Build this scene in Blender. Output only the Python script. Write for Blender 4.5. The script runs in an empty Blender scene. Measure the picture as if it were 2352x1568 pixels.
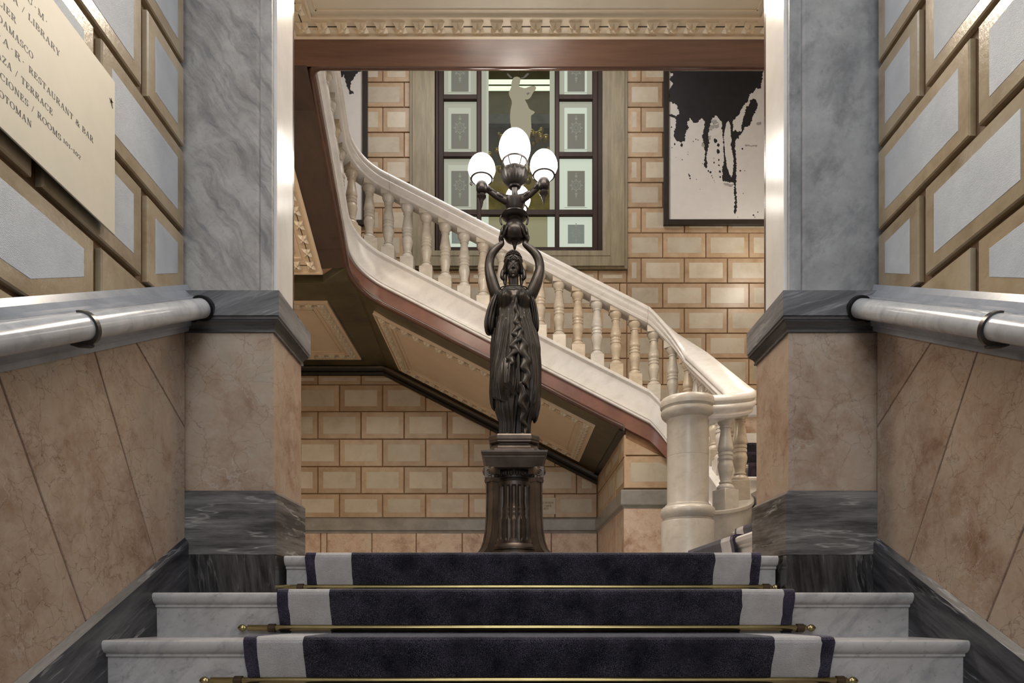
import bpy, bmesh, math, random
from mathutils import Vector, noise

# ------------------------------------------------------------------ scene, camera, light
C = bpy.context.scene
COL = C.collection
C.view_settings.view_transform = 'Standard'
C.view_settings.look = 'None'
C.view_settings.gamma = 1.0
C.view_settings.use_curve_mapping = False
C.view_settings.exposure = 0.0
RND = random.Random(11)
PI = math.pi

CAMZ = -0.2306
cam_d = bpy.data.cameras.new('camera')
cam_d.sensor_width = 36.0
cam_d.lens = 24.0
cam_d.shift_x = -2.0 / 2352.0
cam_d.shift_y = (1405.0 - 784.0) / 2352.0
cam_d.clip_start = 0.02
cam = bpy.data.objects.new('camera', cam_d)
COL.objects.link(cam)
cam.location = (0, 0, CAMZ)
cam.rotation_euler = (PI / 2, 0, 0)
C.camera = cam

world = bpy.data.worlds.new('world')
C.world = world
world.use_nodes = True
world.node_tree.nodes['Background'].inputs[0].default_value = (0.75, 0.85, 1.0, 1)
world.node_tree.nodes['Background'].inputs[1].default_value = 0.10


def area(name, loc, rot, sx, sy, power, col, spread=None):
    d = bpy.data.lights.new(name, 'AREA')
    d.shape = 'RECTANGLE'
    d.size = sx
    d.size_y = sy
    d.energy = power
    d.color = col
    if spread:
        d.spread = spread
    o = bpy.data.objects.new(name, d)
    COL.objects.link(o)
    o.location = loc
    o.rotation_euler = rot
    return o


def spot(name, loc, target, power, col, angle, blend=0.6, size=0.05):
    d = bpy.data.lights.new(name, 'SPOT')
    d.energy = power
    d.color = col
    d.spot_size = math.radians(angle)
    d.spot_blend = blend
    d.shadow_soft_size = size
    o = bpy.data.objects.new(name, d)
    COL.objects.link(o)
    o.location = loc
    v = Vector(target) - Vector(loc)
    o.rotation_euler = v.to_track_quat('-Z', 'Y').to_euler()
    return o


WARM = (1.0, 0.87, 0.71)
area('stairwell_ceiling_light', (0.0, 6.3, 7.45), (0, 0, 0), 3.2, 2.2, 190, (1.0, 0.96, 0.93))
area('lobby_fill_left', (-2.3, 4.0, 3.55), (0, 0, 0), 1.2, 0.8, 80, WARM)  # three unseen lobby fills, added to brighten the floor and rear wall
area('lobby_fill_middle', (0.1, 4.15, 3.62), (0, 0, 0), 1.8, 0.4, 90, WARM)
area('lobby_fill_right', (2.6, 4.0, 3.55), (0, 0, 0), 1.2, 0.8, 55, WARM)
lamp = bpy.data.lights.new('quarter_landing_lamp', 'POINT')
lamp.energy = 20
lamp.color = (1.0, 0.93, 0.84)
lamp.shadow_soft_size = 0.14
lamp_o = bpy.data.objects.new('quarter_landing_lamp', lamp)
COL.objects.link(lamp_o)
lamp_o.location = (3.12, 7.95, 4.15)
area('entrance_daylight', (0.1, -1.6, 1.9), (math.radians(80), 0, 0), 2.4, 2.6, 70, (0.92, 0.96, 1.0))
area('front_stair_ceiling_light', (0.08, 1.3, 3.45), (0, 0, 0), 1.2, 1.2, 29, (0.94, 0.97, 1.0))


def W(x, y, Y):
    """world point seen at photo pixel x, y at depth Y (used to take real sizes from the photo)"""
    return Vector(((x - 1178.0) * Y / 1568.0, Y, CAMZ + (1405.0 - y) * Y / 1568.0))


# ------------------------------------------------------------------ mesh builder
class MB:
    def __init__(s):
        s.v = []
        s.f = []

    def add(s, vs, fs):
        b = len(s.v)
        s.v += [tuple(p) for p in vs]
        s.f += [tuple(i + b for i in f) for f in fs]
        return s

    def box(s, x0, x1, y0, y1, z0, z1, c=0.0):
        """box with chamfer c on all edges when c > 0"""
        if c <= 0:
            vs = [(x, y, z) for z in (z0, z1) for y in (y0, y1) for x in (x0, x1)]
            fs = [(0, 2, 3, 1), (4, 5, 7, 6), (0, 1, 5, 4), (2, 6, 7, 3), (0, 4, 6, 2), (1, 3, 7, 5)]
            return s.add(vs, fs)
        rings = []
        for z, o in ((z0, c), (z0 + c, 0), (z1 - c, 0), (z1, c)):
            r = [(x0 + c, y0 + o), (x1 - c, y0 + o), (x1 - o, y0 + c), (x1 - o, y1 - c),
                 (x1 - c, y1 - o), (x0 + c, y1 - o), (x0 + o, y1 - c), (x0 + o, y0 + c)]
            rings.append([(a, b, z) for a, b in r])
        return s.loft(rings)

    def loft(s, rings, close=True, cap=True):
        n = len(rings[0])
        vs = [p for r in rings for p in r]
        fs = []
        for i in range(len(rings) - 1):
            for j in range(n if close else n - 1):
                k = (j + 1) % n
                fs.append((i * n + j, i * n + k, (i + 1) * n + k, (i + 1) * n + j))
        if cap and close:
            fs.append(tuple(range(n - 1, -1, -1)))
            fs.append(tuple((len(rings) - 1) * n + j for j in range(n)))
        return s.add(vs, fs)

    def rect_loft(s, x0, x1, y0, y1, prof):
        """stack of rectangles: prof = [(z, outward offset)]"""
        return s.loft([[(x0 - o, y0 - o, z), (x1 + o, y0 - o, z), (x1 + o, y1 + o, z), (x0 - o, y1 + o, z)]
                       for z, o in prof])

    def lathe(s, prof, c=(0, 0, 0), n=24, fn=None):
        rings = []
        for r, z in prof:
            rr = []
            for j in range(n):
                a = 2 * PI * j / n
                q = r if fn is None else fn(r, z, a)
                rr.append((c[0] + q * math.cos(a), c[1] + q * math.sin(a), c[2] + z))
            rings.append(rr)
        return s.loft(rings)

    def tube(s, path, rad, n=10, flat=1.0, round_ends=True):
        path = [Vector(p) for p in path]
        if not hasattr(rad, '__len__'):
            rad = [rad] * len(path)
        rad = list(rad)
        T = []
        for i in range(len(path)):
            a = path[max(i - 1, 0)]
            b = path[min(i + 1, len(path) - 1)]
            T.append((b - a).normalized())
        if round_ends:
            p0, p1 = path[0], path[-1]
            t0, t1 = T[0], T[-1]
            r0, r1 = rad[0], rad[-1]
            pre = [(p0 - t0 * r0 * .98, r0 * .2), (p0 - t0 * r0 * .7, r0 * .7)]
            post = [(p1 + t1 * r1 * .7, r1 * .7), (p1 + t1 * r1 * .98, r1 * .2)]
            path = [q[0] for q in pre] + path + [q[0] for q in post]
            rad = [q[1] for q in pre] + rad + [q[1] for q in post]
            T = [t0, t0] + T + [t1, t1]
        ref = Vector((0, 0, 1)) if abs(T[0].z) < .9 else Vector((0, 1, 0))
        u = T[0].cross(ref).normalized()
        rings = []
        for p, r, t in zip(path, rad, T):
            u = (u - t * u.dot(t)).normalized()
            w = t.cross(u)
            rings.append([p + (u * math.cos(2 * PI * j / n) + w * math.sin(2 * PI * j / n) * flat) * r for j in range(n)])
        return s.loft(rings)

    def ellipsoid(s, c, rx, ry, rz, n=16, m=10, fn=None):
        rings = []
        for i in range(1, m):
            a = PI * i / m
            z = -math.cos(a)
            r = math.sin(a)
            if fn:
                r = r * fn(z)
            rings.append([(c[0] + rx * r * math.cos(2 * PI * j / n), c[1] + ry * r * math.sin(2 * PI * j / n), c[2] + rz * z)
                          for j in range(n)])
        b = len(s.v)
        s.loft(rings, cap=False)
        k = len(s.v)
        s.v += [(c[0], c[1], c[2] - rz), (c[0], c[1], c[2] + rz)]
        last = b + (m - 2) * n
        for j in range(n):
            q = (j + 1) % n
            s.f.append((k, b + q, b + j))
            s.f.append((k + 1, last + j, last + q))
        return s

    def sweep(s, path, prof, cap=True):
        """path: [(point, well-side normal)], prof: closed loop of (n, z)"""
        rings = [[p + nv * a + Vector((0, 0, z)) for a, z in prof] for p, nv in path]
        return s.loft(rings, cap=cap)

    def mesh(s, name):
        me = bpy.data.meshes.new(name)
        me.from_pydata(s.v, [], s.f)
        me.update()
        return me

    def build(s, name, m, parent=None, smooth=False, fix=True, bevel=0.0):
        me = s.mesh(name)
        if fix:
            bm = bmesh.new()
            bm.from_mesh(me)
            bmesh.ops.recalc_face_normals(bm, faces=bm.faces)
            bm.to_mesh(me)
            bm.free()
        return put(name, me, m, parent, smooth, bevel)


def put(name, me, m, parent=None, smooth=False, bevel=0.0):
    if m is not None and len(me.materials) == 0:
        me.materials.append(m)
    if smooth:
        me.polygons.foreach_set('use_smooth', [True] * len(me.polygons))
        if smooth == 'auto':
            me.set_sharp_from_angle(angle=math.radians(38))
    o = bpy.data.objects.new(name, me)
    COL.objects.link(o)
    if parent is not None:
        o.parent = parent
    if bevel:
        b = o.modifiers.new('edge', 'BEVEL')
        b.width = bevel
        b.segments = 2
        b.limit_method = 'ANGLE'
        b.angle_limit = math.radians(40)
    return o


def thing(name, label, cat, loc=(0, 0, 0), group=None, rz=0.0):
    o = bpy.data.objects.new(name, None)
    COL.objects.link(o)
    o.empty_display_size = 0.1
    o.location = loc
    o.rotation_euler = (0, 0, rz)
    return tag(o, label, cat, group)


def tag(o, label, cat, group=None):
    o['label'] = label
    o['category'] = cat
    if group:
        o['group'] = group
    return o


def structure(o):
    o['kind'] = 'structure'
    return o


def sroot(name):
    o = bpy.data.objects.new(name, None)
    COL.objects.link(o)
    o.empty_display_size = 0.1
    return structure(o)


# ------------------------------------------------------------------ 2D polygon helpers
def clip(poly, a, b, c):
    """keep a*u + b*z <= c"""
    out = []
    for i in range(len(poly)):
        p, q = poly[i - 1], poly[i]
        dp, dq = a * p[0] + b * p[1] - c, a * q[0] + b * q[1] - c
        if (dp <= 0) != (dq <= 0):
            t = dp / (dp - dq)
            out.append((p[0] + t * (q[0] - p[0]), p[1] + t * (q[1] - p[1])))
        if dq <= 0:
            out.append(q)
    res = []
    for p in out:
        if not res or abs(p[0] - res[-1][0]) + abs(p[1] - res[-1][1]) > 1e-5:
            res.append(p)
    if len(res) > 1 and abs(res[0][0] - res[-1][0]) + abs(res[0][1] - res[-1][1]) < 1e-5:
        res.pop()
    return res


def parea(p):
    return .5 * sum(p[i - 1][0] * p[i][1] - p[i][0] * p[i - 1][1] for i in range(len(p)))


def inset(poly, d):
    if parea(poly) < 0:
        poly = poly[::-1]
    out = list(poly)
    for i in range(len(poly)):
        p, q = poly[i - 1], poly[i]
        ex, ez = q[0] - p[0], q[1] - p[1]
        L = math.hypot(ex, ez)
        if L < 1e-6:
            continue
        nx, nz = ez / L, -ex / L
        out = clip(out, nx, nz, nx * p[0] + nz * p[1] - d)
        if len(out) < 3:
            return []
    return out


def slab(poly, mp, d0, d1, c, name, m, parent):
    """a chamfered slab on polygon poly between depths d0 and d1; mp(u, z, d) maps to the wall"""
    if parea(poly) < 0:
        poly = poly[::-1]
    top = inset(poly, c)
    if len(top) != len(poly):
        top = poly
    b = MB()
    n = len(poly)
    # start both loops at matching corners
    k = min(range(n), key=lambda i: (top[i][0] - poly[0][0]) ** 2 + (top[i][1] - poly[0][1]) ** 2)
    top = top[k:] + top[:k]
    b.loft([[mp(u, z, d0) for u, z in poly], [mp(u, z, d1 - c) for u, z in poly], [mp(u, z, d1) for u, z in top]])
    return b.build(name, m, parent)


# ------------------------------------------------------------------ materials
class N:
    """tiny node helper"""
    def __init__(s, name):
        s.m = bpy.data.materials.new(name)
        s.m.use_nodes = True
        s.t = s.m.node_tree
        s.p = s.t.nodes['Principled BSDF']
        s.out = s.t.nodes['Material Output']

    def n(s, kind, **kw):
        q = s.t.nodes.new(kind)
        for k, v in kw.items():
            setattr(q, k, v)
        return q

    def l(s, a, b):
        s.t.links.new(a, b)

    def coord(s, scale=(1, 1, 1), rot=(0, 0, 0), rnd=True):
        tc = s.n('ShaderNodeTexCoord')
        mp = s.n('ShaderNodeMapping')
        mp.inputs['Scale'].default_value = scale
        mp.inputs['Rotation'].default_value = rot
        if rnd:
            oi = s.n('ShaderNodeObjectInfo')
            vm = s.n('ShaderNodeVectorMath', operation='SCALE')
            vm.inputs[0].default_value = (13.1, 7.7, 9.3)
            s.l(oi.outputs['Random'], vm.inputs['Scale'])
            va = s.n('ShaderNodeVectorMath', operation='ADD')
            s.l(tc.outputs['Object'], va.inputs[0])
            s.l(vm.outputs[0], va.inputs[1])
            s.l(va.outputs[0], mp.inputs['Vector'])
        else:
            s.l(tc.outputs['Object'], mp.inputs['Vector'])
        return mp.outputs[0]

    def noise(s, v, scale, detail=4, rough=.55, dist=0.0):
        q = s.n('ShaderNodeTexNoise')
        q.inputs['Scale'].default_value = scale
        q.inputs['Detail'].default_value = detail
        q.inputs['Roughness'].default_value = rough
        q.inputs['Distortion'].default_value = dist
        s.l(v, q.inputs['Vector'])
        return q

    def warp(s, v, scale, amount, detail=3):
        q = s.noise(v, scale, detail)
        a = s.n('ShaderNodeVectorMath', operation='SUBTRACT')
        s.l(q.outputs['Color'], a.inputs[0])
        a.inputs[1].default_value = (.5, .5, .5)
        b = s.n('ShaderNodeVectorMath', operation='SCALE')
        s.l(a.outputs[0], b.inputs[0])
        b.inputs['Scale'].default_value = amount
        c = s.n('ShaderNodeVectorMath', operation='ADD')
        s.l(v, c.inputs[0])
        s.l(b.outputs[0], c.inputs[1])
        return c.outputs[0]

    def ramp(s, f, stops):
        q = s.n('ShaderNodeValToRGB')
        e = q.color_ramp.elements
        while len(e) < len(stops):
            e.new(.5)
        for k, (p, c) in zip(e, stops):
            k.position = p
            k.color = (c, c, c, 1) if not hasattr(c, '__len__') else (*c, 1)
        s.l(f, q.inputs[0])
        return q.outputs[0]

    def mix(s, f, a, b, mode='MIX'):
        q = s.n('ShaderNodeMix', data_type='RGBA', blend_type=mode)
        if hasattr(f, 'is_linked'):
            s.l(f, q.inputs[0])
        else:
            q.inputs[0].default_value = f
        for i, c in ((6, a), (7, b)):
            if hasattr(c, 'is_linked'):
                s.l(c, q.inputs[i])
            else:
                q.inputs[i].default_value = (*c, 1)
        return q.outputs[2]

    def crack(s, v, scale, width):
        q = s.n('ShaderNodeTexVoronoi', feature='DISTANCE_TO_EDGE')
        q.inputs['Scale'].default_value = scale
        s.l(v, q.inputs['Vector'])
        return s.ramp(q.outputs['Distance'], [(0.0, 1.0), (width, 0.0)])

    def bands(s, v, scale, dist, dscale=1.0, axis='Z', profile='SIN'):
        q = s.n('ShaderNodeTexWave', wave_type='BANDS', bands_direction=axis, wave_profile=profile)
        q.inputs['Scale'].default_value = scale
        q.inputs['Distortion'].default_value = dist
        q.inputs['Detail'].default_value = 4
        q.inputs['Detail Scale'].default_value = dscale
        s.l(v, q.inputs['Vector'])
        return q.outputs['Fac']

    def bump(s, f, strength, dist=.01):
        q = s.n('ShaderNodeBump')
        q.inputs['Strength'].default_value = strength
        q.inputs['Distance'].default_value = dist
        s.l(f, q.inputs['Height'])
        s.l(q.outputs[0], s.p.inputs['Normal'])

    def fin(s, col, rough=.5, metal=0.0, spec=.5, **kw):
        if hasattr(col, 'is_linked'):
            s.l(col, s.p.inputs['Base Color'])
        else:
            s.p.inputs['Base Color'].default_value = (*col, 1)
        if hasattr(rough, 'is_linked'):
            s.l(rough, s.p.inputs['Roughness'])
        else:
            s.p.inputs['Roughness'].default_value = rough
        s.p.inputs['Metallic'].default_value = metal
        s.p.inputs['Specular IOR Level'].default_value = spec
        for k, v in kw.items():
            s.p.inputs[k].default_value = v
        return s.m


def mat_veined(name, base, light, vein, rot=(0, 0, 0), stretch=(1, 1, 1), sc=3.0, vw=.035, vamt=.7, rough=.22, spots=0.0):
    n = N(name)
    v = n.coord(stretch, rot)
    w = n.warp(v, sc * .8, .22)
    cloud = n.ramp(n.noise(w, sc, 5, .6).outputs['Fac'], [(.3, base), (.7, light)])
    ns = n.noise(n.warp(v, sc * 1.6, .3), sc * .9, 6, .6)
    ab = n.n('ShaderNodeMath', operation='SUBTRACT')
    n.l(ns.outputs['Fac'], ab.inputs[0])
    ab.inputs[1].default_value = .5
    ab2 = n.n('ShaderNodeMath', operation='ABSOLUTE')
    n.l(ab.outputs[0], ab2.inputs[0])
    f = n.ramp(ab2.outputs[0], [(0.0, vamt), (vw, 0.0)])
    col = n.mix(f, cloud, vein)
    if spots:
        sp = n.ramp(n.noise(v, sc * 9, 3, .6).outputs['Fac'], [(.60, 0.0), (.74, spots)])
        col = n.mix(sp, col, vein)
    return n.fin(col, rough)


def mat_marble(name, base, light, streak, rot=(0, 0, 0), stretch=(1, 1, 1), sc=5.0, amt=.6, lo=.52, hi=.72, rough=.22, spots=0.0, spotc=None):
    """softly clouded marble with smudged streaks along one direction"""
    n = N(name)
    v = n.coord((1, 1, 1), rot)
    w = n.warp(v, sc * .7, .10)
    a = n.ramp(n.noise(w, sc * .8, 8, .68).outputs['Fac'], [(.32, base), (.68, light)])
    mp = n.n('ShaderNodeMapping')
    mp.inputs['Scale'].default_value = stretch
    n.l(n.warp(v, sc * .5, .16), mp.inputs['Vector'])
    f = n.ramp(n.noise(mp.outputs[0], sc, 8, .66).outputs['Fac'], [(lo, 0.0), (hi, amt)])
    a = n.mix(f, a, streak)
    if spots:
        sp = n.ramp(n.noise(v, sc * 7, 4, .6).outputs['Fac'], [(.58, 0.0), (.76, spots)])
        a = n.mix(sp, a, spotc or streak)
    return n.fin(a, rough)


def mat_banded(name, dark, mid, streak, axis='Z', rot=(0, 0, 0), sc=2.2, rough=.25, amt=.8, thin=.012):
    """dark marble layered across one axis, with a few thin pale veins"""
    n = N(name)
    v = n.coord((1, 1, 1), rot)
    st = {'Z': (.09, .09, 1), 'X': (1, .12, .12), 'Y': (.09, 1, .09)}[axis]
    mp = n.n('ShaderNodeMapping')
    mp.inputs['Scale'].default_value = st
    n.l(n.warp(v, 4, .022), mp.inputs['Vector'])
    f = n.noise(mp.outputs[0], 10 * sc, 7, .70).outputs['Fac']
    a = n.ramp(f, [(.38, dark), (.64, mid)])
    b = n.noise(mp.outputs[0], 3.2 * sc, 5, .6).outputs['Fac']
    q = n.n('ShaderNodeMath', operation='SUBTRACT')
    n.l(b, q.inputs[0])
    q.inputs[1].default_value = .53
    q2 = n.n('ShaderNodeMath', operation='ABSOLUTE')
    n.l(q.outputs[0], q2.inputs[0])
    vein = n.ramp(q2.outputs[0], [(0.0, amt), (thin, 0.0)])
    msk = n.ramp(n.noise(v, 7, 3).outputs['Fac'], [(.40, .12), (.62, 1.0)])
    m2 = n.n('ShaderNodeMath', operation='MULTIPLY')
    n.l(vein, m2.inputs[0])
    n.l(msk, m2.inputs[1])
    a = n.mix(m2.outputs[0], a, streak)
    return n.fin(a, rough)


def mat_pink(name, rough=.3, tint=1.0, crack=1.0, csc=13.0):
    n = N(name)
    v = n.coord()
    w = n.warp(v, 4, .22, 4)
    a = n.ramp(n.noise(w, 4.0, 7, .66).outputs['Fac'],
               [(.30, (.235 * tint, .125 * tint, .072 * tint)), (.43, (.37 * tint, .25 * tint, .175 * tint)),
                (.55, (.465 * tint, .345 * tint, .255 * tint)), (.70, (.42 * tint, .36 * tint, .28 * tint))])
    bl = n.ramp(n.noise(n.warp(v, 9, .1), 13.0, 6, .68).outputs['Fac'], [(.42, 0.0), (.72, .6)])
    a = n.mix(bl, a, (.55 * tint, .455 * tint, .375 * tint))
    w2 = n.warp(n.warp(v, 9, .09, 4), 30, .022, 3)
    c = n.crack(w2, csc, .015)
    cm = n.ramp(n.noise(v, 6, 3).outputs['Fac'], [(.36, 0.06), (.58, .85 * crack)])
    f = n.n('ShaderNodeMath', operation='MULTIPLY')
    n.l(c, f.inputs[0])
    n.l(cm, f.inputs[1])
    a = n.mix(f.outputs[0], a, (.085, .042, .025))
    c2 = n.crack(n.warp(n.warp(v, 5, .22, 4), 24, .03, 3), 4.6, .012)
    f2 = n.n('ShaderNodeMath', operation='MULTIPLY')
    n.l(c2, f2.inputs[0])
    f2.inputs[1].default_value = .5 * crack
    a = n.mix(f2.outputs[0], a, (.14, .072, .042))
    c3 = n.crack(n.warp(n.warp(v, 6, .2, 4), 26, .04, 3), csc * .8, .03)
    m3 = n.ramp(n.noise(v, 5, 3).outputs['Fac'], [(.45, 0.0), (.66, .5)])
    f3 = n.n('ShaderNodeMath', operation='MULTIPLY')
    n.l(c3, f3.inputs[0])
    n.l(m3, f3.inputs[1])
    a = n.mix(f3.outputs[0], a, (.60 * tint, .53 * tint, .46 * tint))
    return n.fin(a, rough)


def mat_paint(name, c0, c1, c2, rough=.4, sc=6.0):
    """hand painted surface: patchy colour between c0, c1, c2 with a tone of its own per block"""
    n = N(name)
    v = n.coord()
    a = n.ramp(n.noise(n.warp(v, 7, .1), sc, 6, .65).outputs['Fac'], [(.3, c0), (.5, c1), (.7, c2)])
    oi = n.n('ShaderNodeObjectInfo')
    k = n.ramp(oi.outputs['Random'], [(0, .84), (1, 1.08)])
    a = n.mix(1.0, a, k, 'MULTIPLY')
    fine = n.noise(v, 60, 3, .6)
    n.bump(fine.outputs['Fac'], .12, .004)
    return n.fin(a, rough)


def mat_comb(name, c0, c1, axis='Z', rough=.45):
    """plaster combed into fine level lines"""
    n = N(name)
    v = n.coord(rnd=True)
    a = n.ramp(n.noise(v, 7, 5, .65).outputs['Fac'], [(.3, c0), (.7, c1)])
    w = n.bands(n.warp(v, 16, .010), 84, 3.0, 3.0, axis)
    dk = n.ramp(w, [(0.0, .34), (.30, 0.0)])
    a = n.mix(dk, a, tuple(x * .55 for x in c0))
    n.bump(w, .25, .003)
    return n.fin(a, rough)


def mat_wood(name, dark, light, axis='X', rough=.25, sc=5.0, spec=.5):
    n = N(name)
    st = {'X': (.12, 1, 1), 'Y': (1, .12, 1), 'Z': (1, 1, .12)}[axis]
    v = n.coord(st)
    f = n.noise(n.warp(v, 5, .08), sc * 2.2, 7, .62).outputs['Fac']
    a = n.ramp(f, [(.3, dark), (.7, light)])
    return n.fin(a, rough, 0.0, spec)


def mat_plain(name, col, rough=.5, metal=0.0, var=.15, sc=10.0, **kw):
    n = N(name)
    v = n.coord()
    a = n.ramp(n.noise(v, sc, 4, .6).outputs['Fac'],
               [(.3, tuple(x * (1 - var) for x in col)), (.7, tuple(min(1, x * (1 + var)) for x in col))])
    return n.fin(a, rough, metal, **kw)


def mat_carpet(name, dark, mid, light):
    n = N(name)
    v = n.coord(rnd=False)
    a = n.ramp(n.noise(v, 14, 4, .6).outputs['Fac'], [(.36, dark), (.62, mid)])
    pm = n.ramp(n.noise(v, 9, 4, .6).outputs['Fac'], [(.36, .25), (.62, 1.0)])
    sp = n.ramp(n.noise(v, 430, 2, .75).outputs['Fac'], [(.48, 0.0), (.72, .95)])
    sp = n.mix(1.0, sp, pm, 'MULTIPLY')
    a = n.mix(sp, a, light)
    n.bump(n.noise(v, 300, 3, .7).outputs['Fac'], .9, .006)
    n.p.inputs['Sheen Weight'].default_value = .9
    n.p.inputs['Sheen Roughness'].default_value = .10
    n.p.inputs['Sheen Tint'].default_value = (.85, .83, .86, 1)
    return n.fin(a, .95, spec=.1)


def mat_emit(name, col, strength):
    n = N(name)
    n.p.inputs['Emission Color'].default_value = (*col, 1)
    n.p.inputs['Emission Strength'].default_value = strength
    return n.fin(col, .3)


M = {}
M['white'] = mat_marble('carrara_warm', (.575, .555, .535), (.675, .655, .635), (.42, .40, .38), rot=(0, .5, .3), stretch=(1, 1, 3), sc=5, amt=.45, rough=.25, spots=.15)
M['newel'] = mat_marble('cream_marble', (.36, .33, .29), (.445, .415, .375), (.245, .22, .185), rot=(.3, .4, 0), stretch=(1, 1, 2), sc=8, amt=.45, rough=.28, spots=.2)
M['carrara'] = mat_marble('carrara_cool', (.40, .38, .37), (.55, .53, .52), (.24, .235, .24), rot=(0, .7, .3), stretch=(.7, 1, 3.2), sc=7, amt=.7, lo=.50, hi=.72, rough=.25, spots=.6, spotc=(.20, .19, .195))
M['shaft_l'] = mat_marble('shaft_marble', (.30, .275, .255), (.47, .45, .43), (.17, .165, .17), rot=(0, .62, 0), stretch=(3.2, 1, .5), sc=8, amt=.8, lo=.46, hi=.68, rough=.22, spots=.4)
M['shaft_r'] = mat_marble('shaft_marble_cloudy', (.22, .222, .228), (.39, .39, .39), (.11, .112, .12), rot=(0, -.5, 0), stretch=(1.3, 1, .8), sc=5, amt=.75, lo=.48, hi=.70, rough=.22, spots=.35)
M['reveal'] = mat_marble('reveal_marble', (.60, .575, .55), (.70, .68, .66), (.50, .48, .47), stretch=(2, 2, .3), sc=5, amt=.4, rough=.17)
M['bardiglio'] = mat_banded('bardiglio', (.045, .042, .042), (.20, .19, .185), (.44, .42, .40), rough=.24)
M['cap'] = mat_banded('cap_marble', (.085, .085, .092), (.20, .20, .21), (.36, .36, .37), axis='Z', rot=(0, .35, 0), sc=2.0, rough=.25, amt=.5)
M['cap_shade'] = mat_banded('cap_marble_shaded', (.022, .021, .021), (.085, .08, .078), (.26, .25, .24), axis='Z', sc=2.0, rough=.25, amt=.4)  # cap marble darkened: shade on the moulding is put into the colour
M['nero'] = mat_banded('black_marble', (.010, .010, .011), (.075, .070, .068), (.26, .25, .24), axis='X', rot=(0, .15, 0), sc=2.6, rough=.2, amt=.4)
M['skirt'] = mat_banded('skirting_marble', (.014, .014, .018), (.085, .085, .095), (.34, .34, .36), axis='Z', rot=(-.475, 0, 0), sc=2.6, rough=.34, amt=.6)
M['cornice'] = mat_marble('cornice_marble', (.21, .228, .26), (.32, .34, .38), (.13, .14, .165), stretch=(2, .4, 2), sc=5, amt=.5, rough=.2)  # grey marble tinted blue: cool light from above is put into the colour
M['rail'] = mat_marble('handrail_marble', (.40, .41, .43), (.58, .59, .61), (.23, .24, .27), rot=(.75, .2, .4), stretch=(3, .6, 3), sc=7, amt=.6, lo=.48, hi=.74, rough=.18)
M['greyrail'] = mat_marble('grey_rail_marble', (.17, .16, .145), (.27, .26, .24), (.42, .41, .39), rot=(0, .4, 0), stretch=(.5, 1, 3), sc=6, amt=.4, lo=.6, hi=.74, rough=.3)
M['pink'] = mat_pink('pink_marble', tint=.78, csc=17.0)
M['pink_p'] = mat_pink('pink_pilaster_marble', tint=.86, crack=.6, csc=9.0)
M['pink_far'] = mat_pink('pink_marble_smooth', .35, 1.10, .5, 9.0)
M['tan'] = mat_paint('tan_frame', (.27, .195, .11), (.38, .295, .185), (.45, .375, .265), .22, 5)
M['comb'] = mat_comb('combed_panel', (.43, .465, .52), (.53, .57, .625))
M['jointfill'] = mat_plain('dado_joint', (.215, .145, .105), .5, var=.3, sc=20)
M['groove'] = mat_plain('groove_brown', (.13, .070, .028), .6, var=.3)
M['block'] = mat_paint('painted_block', (.315, .207, .120), (.395, .280, .176), (.435, .338, .232), .36, 5)
M['panel'] = mat_paint('painted_panel', (.39, .335, .25), (.46, .405, .315), (.50, .455, .375), .38, 4)
M['joint'] = mat_plain('joint_brown', (.24, .12, .05), .6, var=.25)
M['stone'] = mat_wood('olive_stone', (.15, .122, .07), (.27, .23, .145), 'Z', .5, 9)
M['mahog'] = mat_wood('mahogany', (.085, .042, .027), (.165, .088, .058), 'X', .42)
M['mahog_y'] = mat_wood('mahogany_deep', (.034, .017, .009), (.060, .030, .016), 'Y', .35)
M['fascia'] = mat_plain('oxblood_fascia', (.155, .068, .050), .26, var=.22, sc=4)
M['bead'] = mat_plain('polished_bead', (.065, .030, .020), .16, var=.2)
M['olive'] = mat_plain('olive_soffit', (.068, .056, .026), .32, var=.5, sc=3)
M['black_wood'] = mat_plain('black_moulding', (.012, .008, .005), .25, var=.2)
M['plaster'] = mat_plain('frieze_plaster', (.55, .475, .365), .6, var=.06, sc=5)
M['plaster_w'] = mat_plain('ceiling_plaster', (.50, .46, .385), .6, var=.05, sc=4)
M['plaster_s'] = mat_plain('soffit_plaster', (.64, .51, .37), .6, var=.05, sc=4)
M['dark_mark'] = mat_plain('dark_marking', (.03, .022, .012), .8)
M['bronze'] = mat_plain('dark_bronze', (.021, .0185, .0175), .40, .65, var=.35, sc=9)
M['bronze_w'] = mat_plain('worn_bronze', (.062, .048, .040), .38, .6, var=.4, sc=8)
M['iron'] = mat_plain('black_iron', (.018, .015, .015), .35, .6, var=.2)
M['brass'] = mat_plain('brass', (.36, .285, .135), .24, 1.0, var=.15)
M['brass_dk'] = mat_plain('aged_brass', (.10, .065, .04), .35, .8, var=.3)
M['steel'] = mat_plain('bracket_metal', (.10, .095, .09), .3, .9, var=.2)
M['navy'] = mat_carpet('navy_pile', (.007, .0065, .010), (.028, .025, .034), (.25, .235, .30))
M['purple'] = mat_carpet('purple_edge_pile', (.016, .012, .022), (.050, .040, .066), (.22, .19, .28))
M['cream'] = mat_carpet('cream_pile', (.50, .47, .46), (.60, .57, .56), (.72, .69, .68))
M['globe'] = mat_emit('opal_glass_lit', (1.0, .95, .88), 14.0)
M['sign'] = mat_plain('ivory_sign', (.60, .555, .45), .50, .10, var=.03)
M['ink'] = mat_plain('black_ink', (.011, .011, .014), .5, var=.3)
M['wash'] = mat_plain('grey_wash', (.30, .29, .28), .6, var=.3, sc=30)
M['paper'] = mat_plain('white_paper', (.57, .555, .535), .6, var=.03)
M['frame'] = mat_plain('black_frame', (.022, .017, .013), .35, var=.2)
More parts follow.
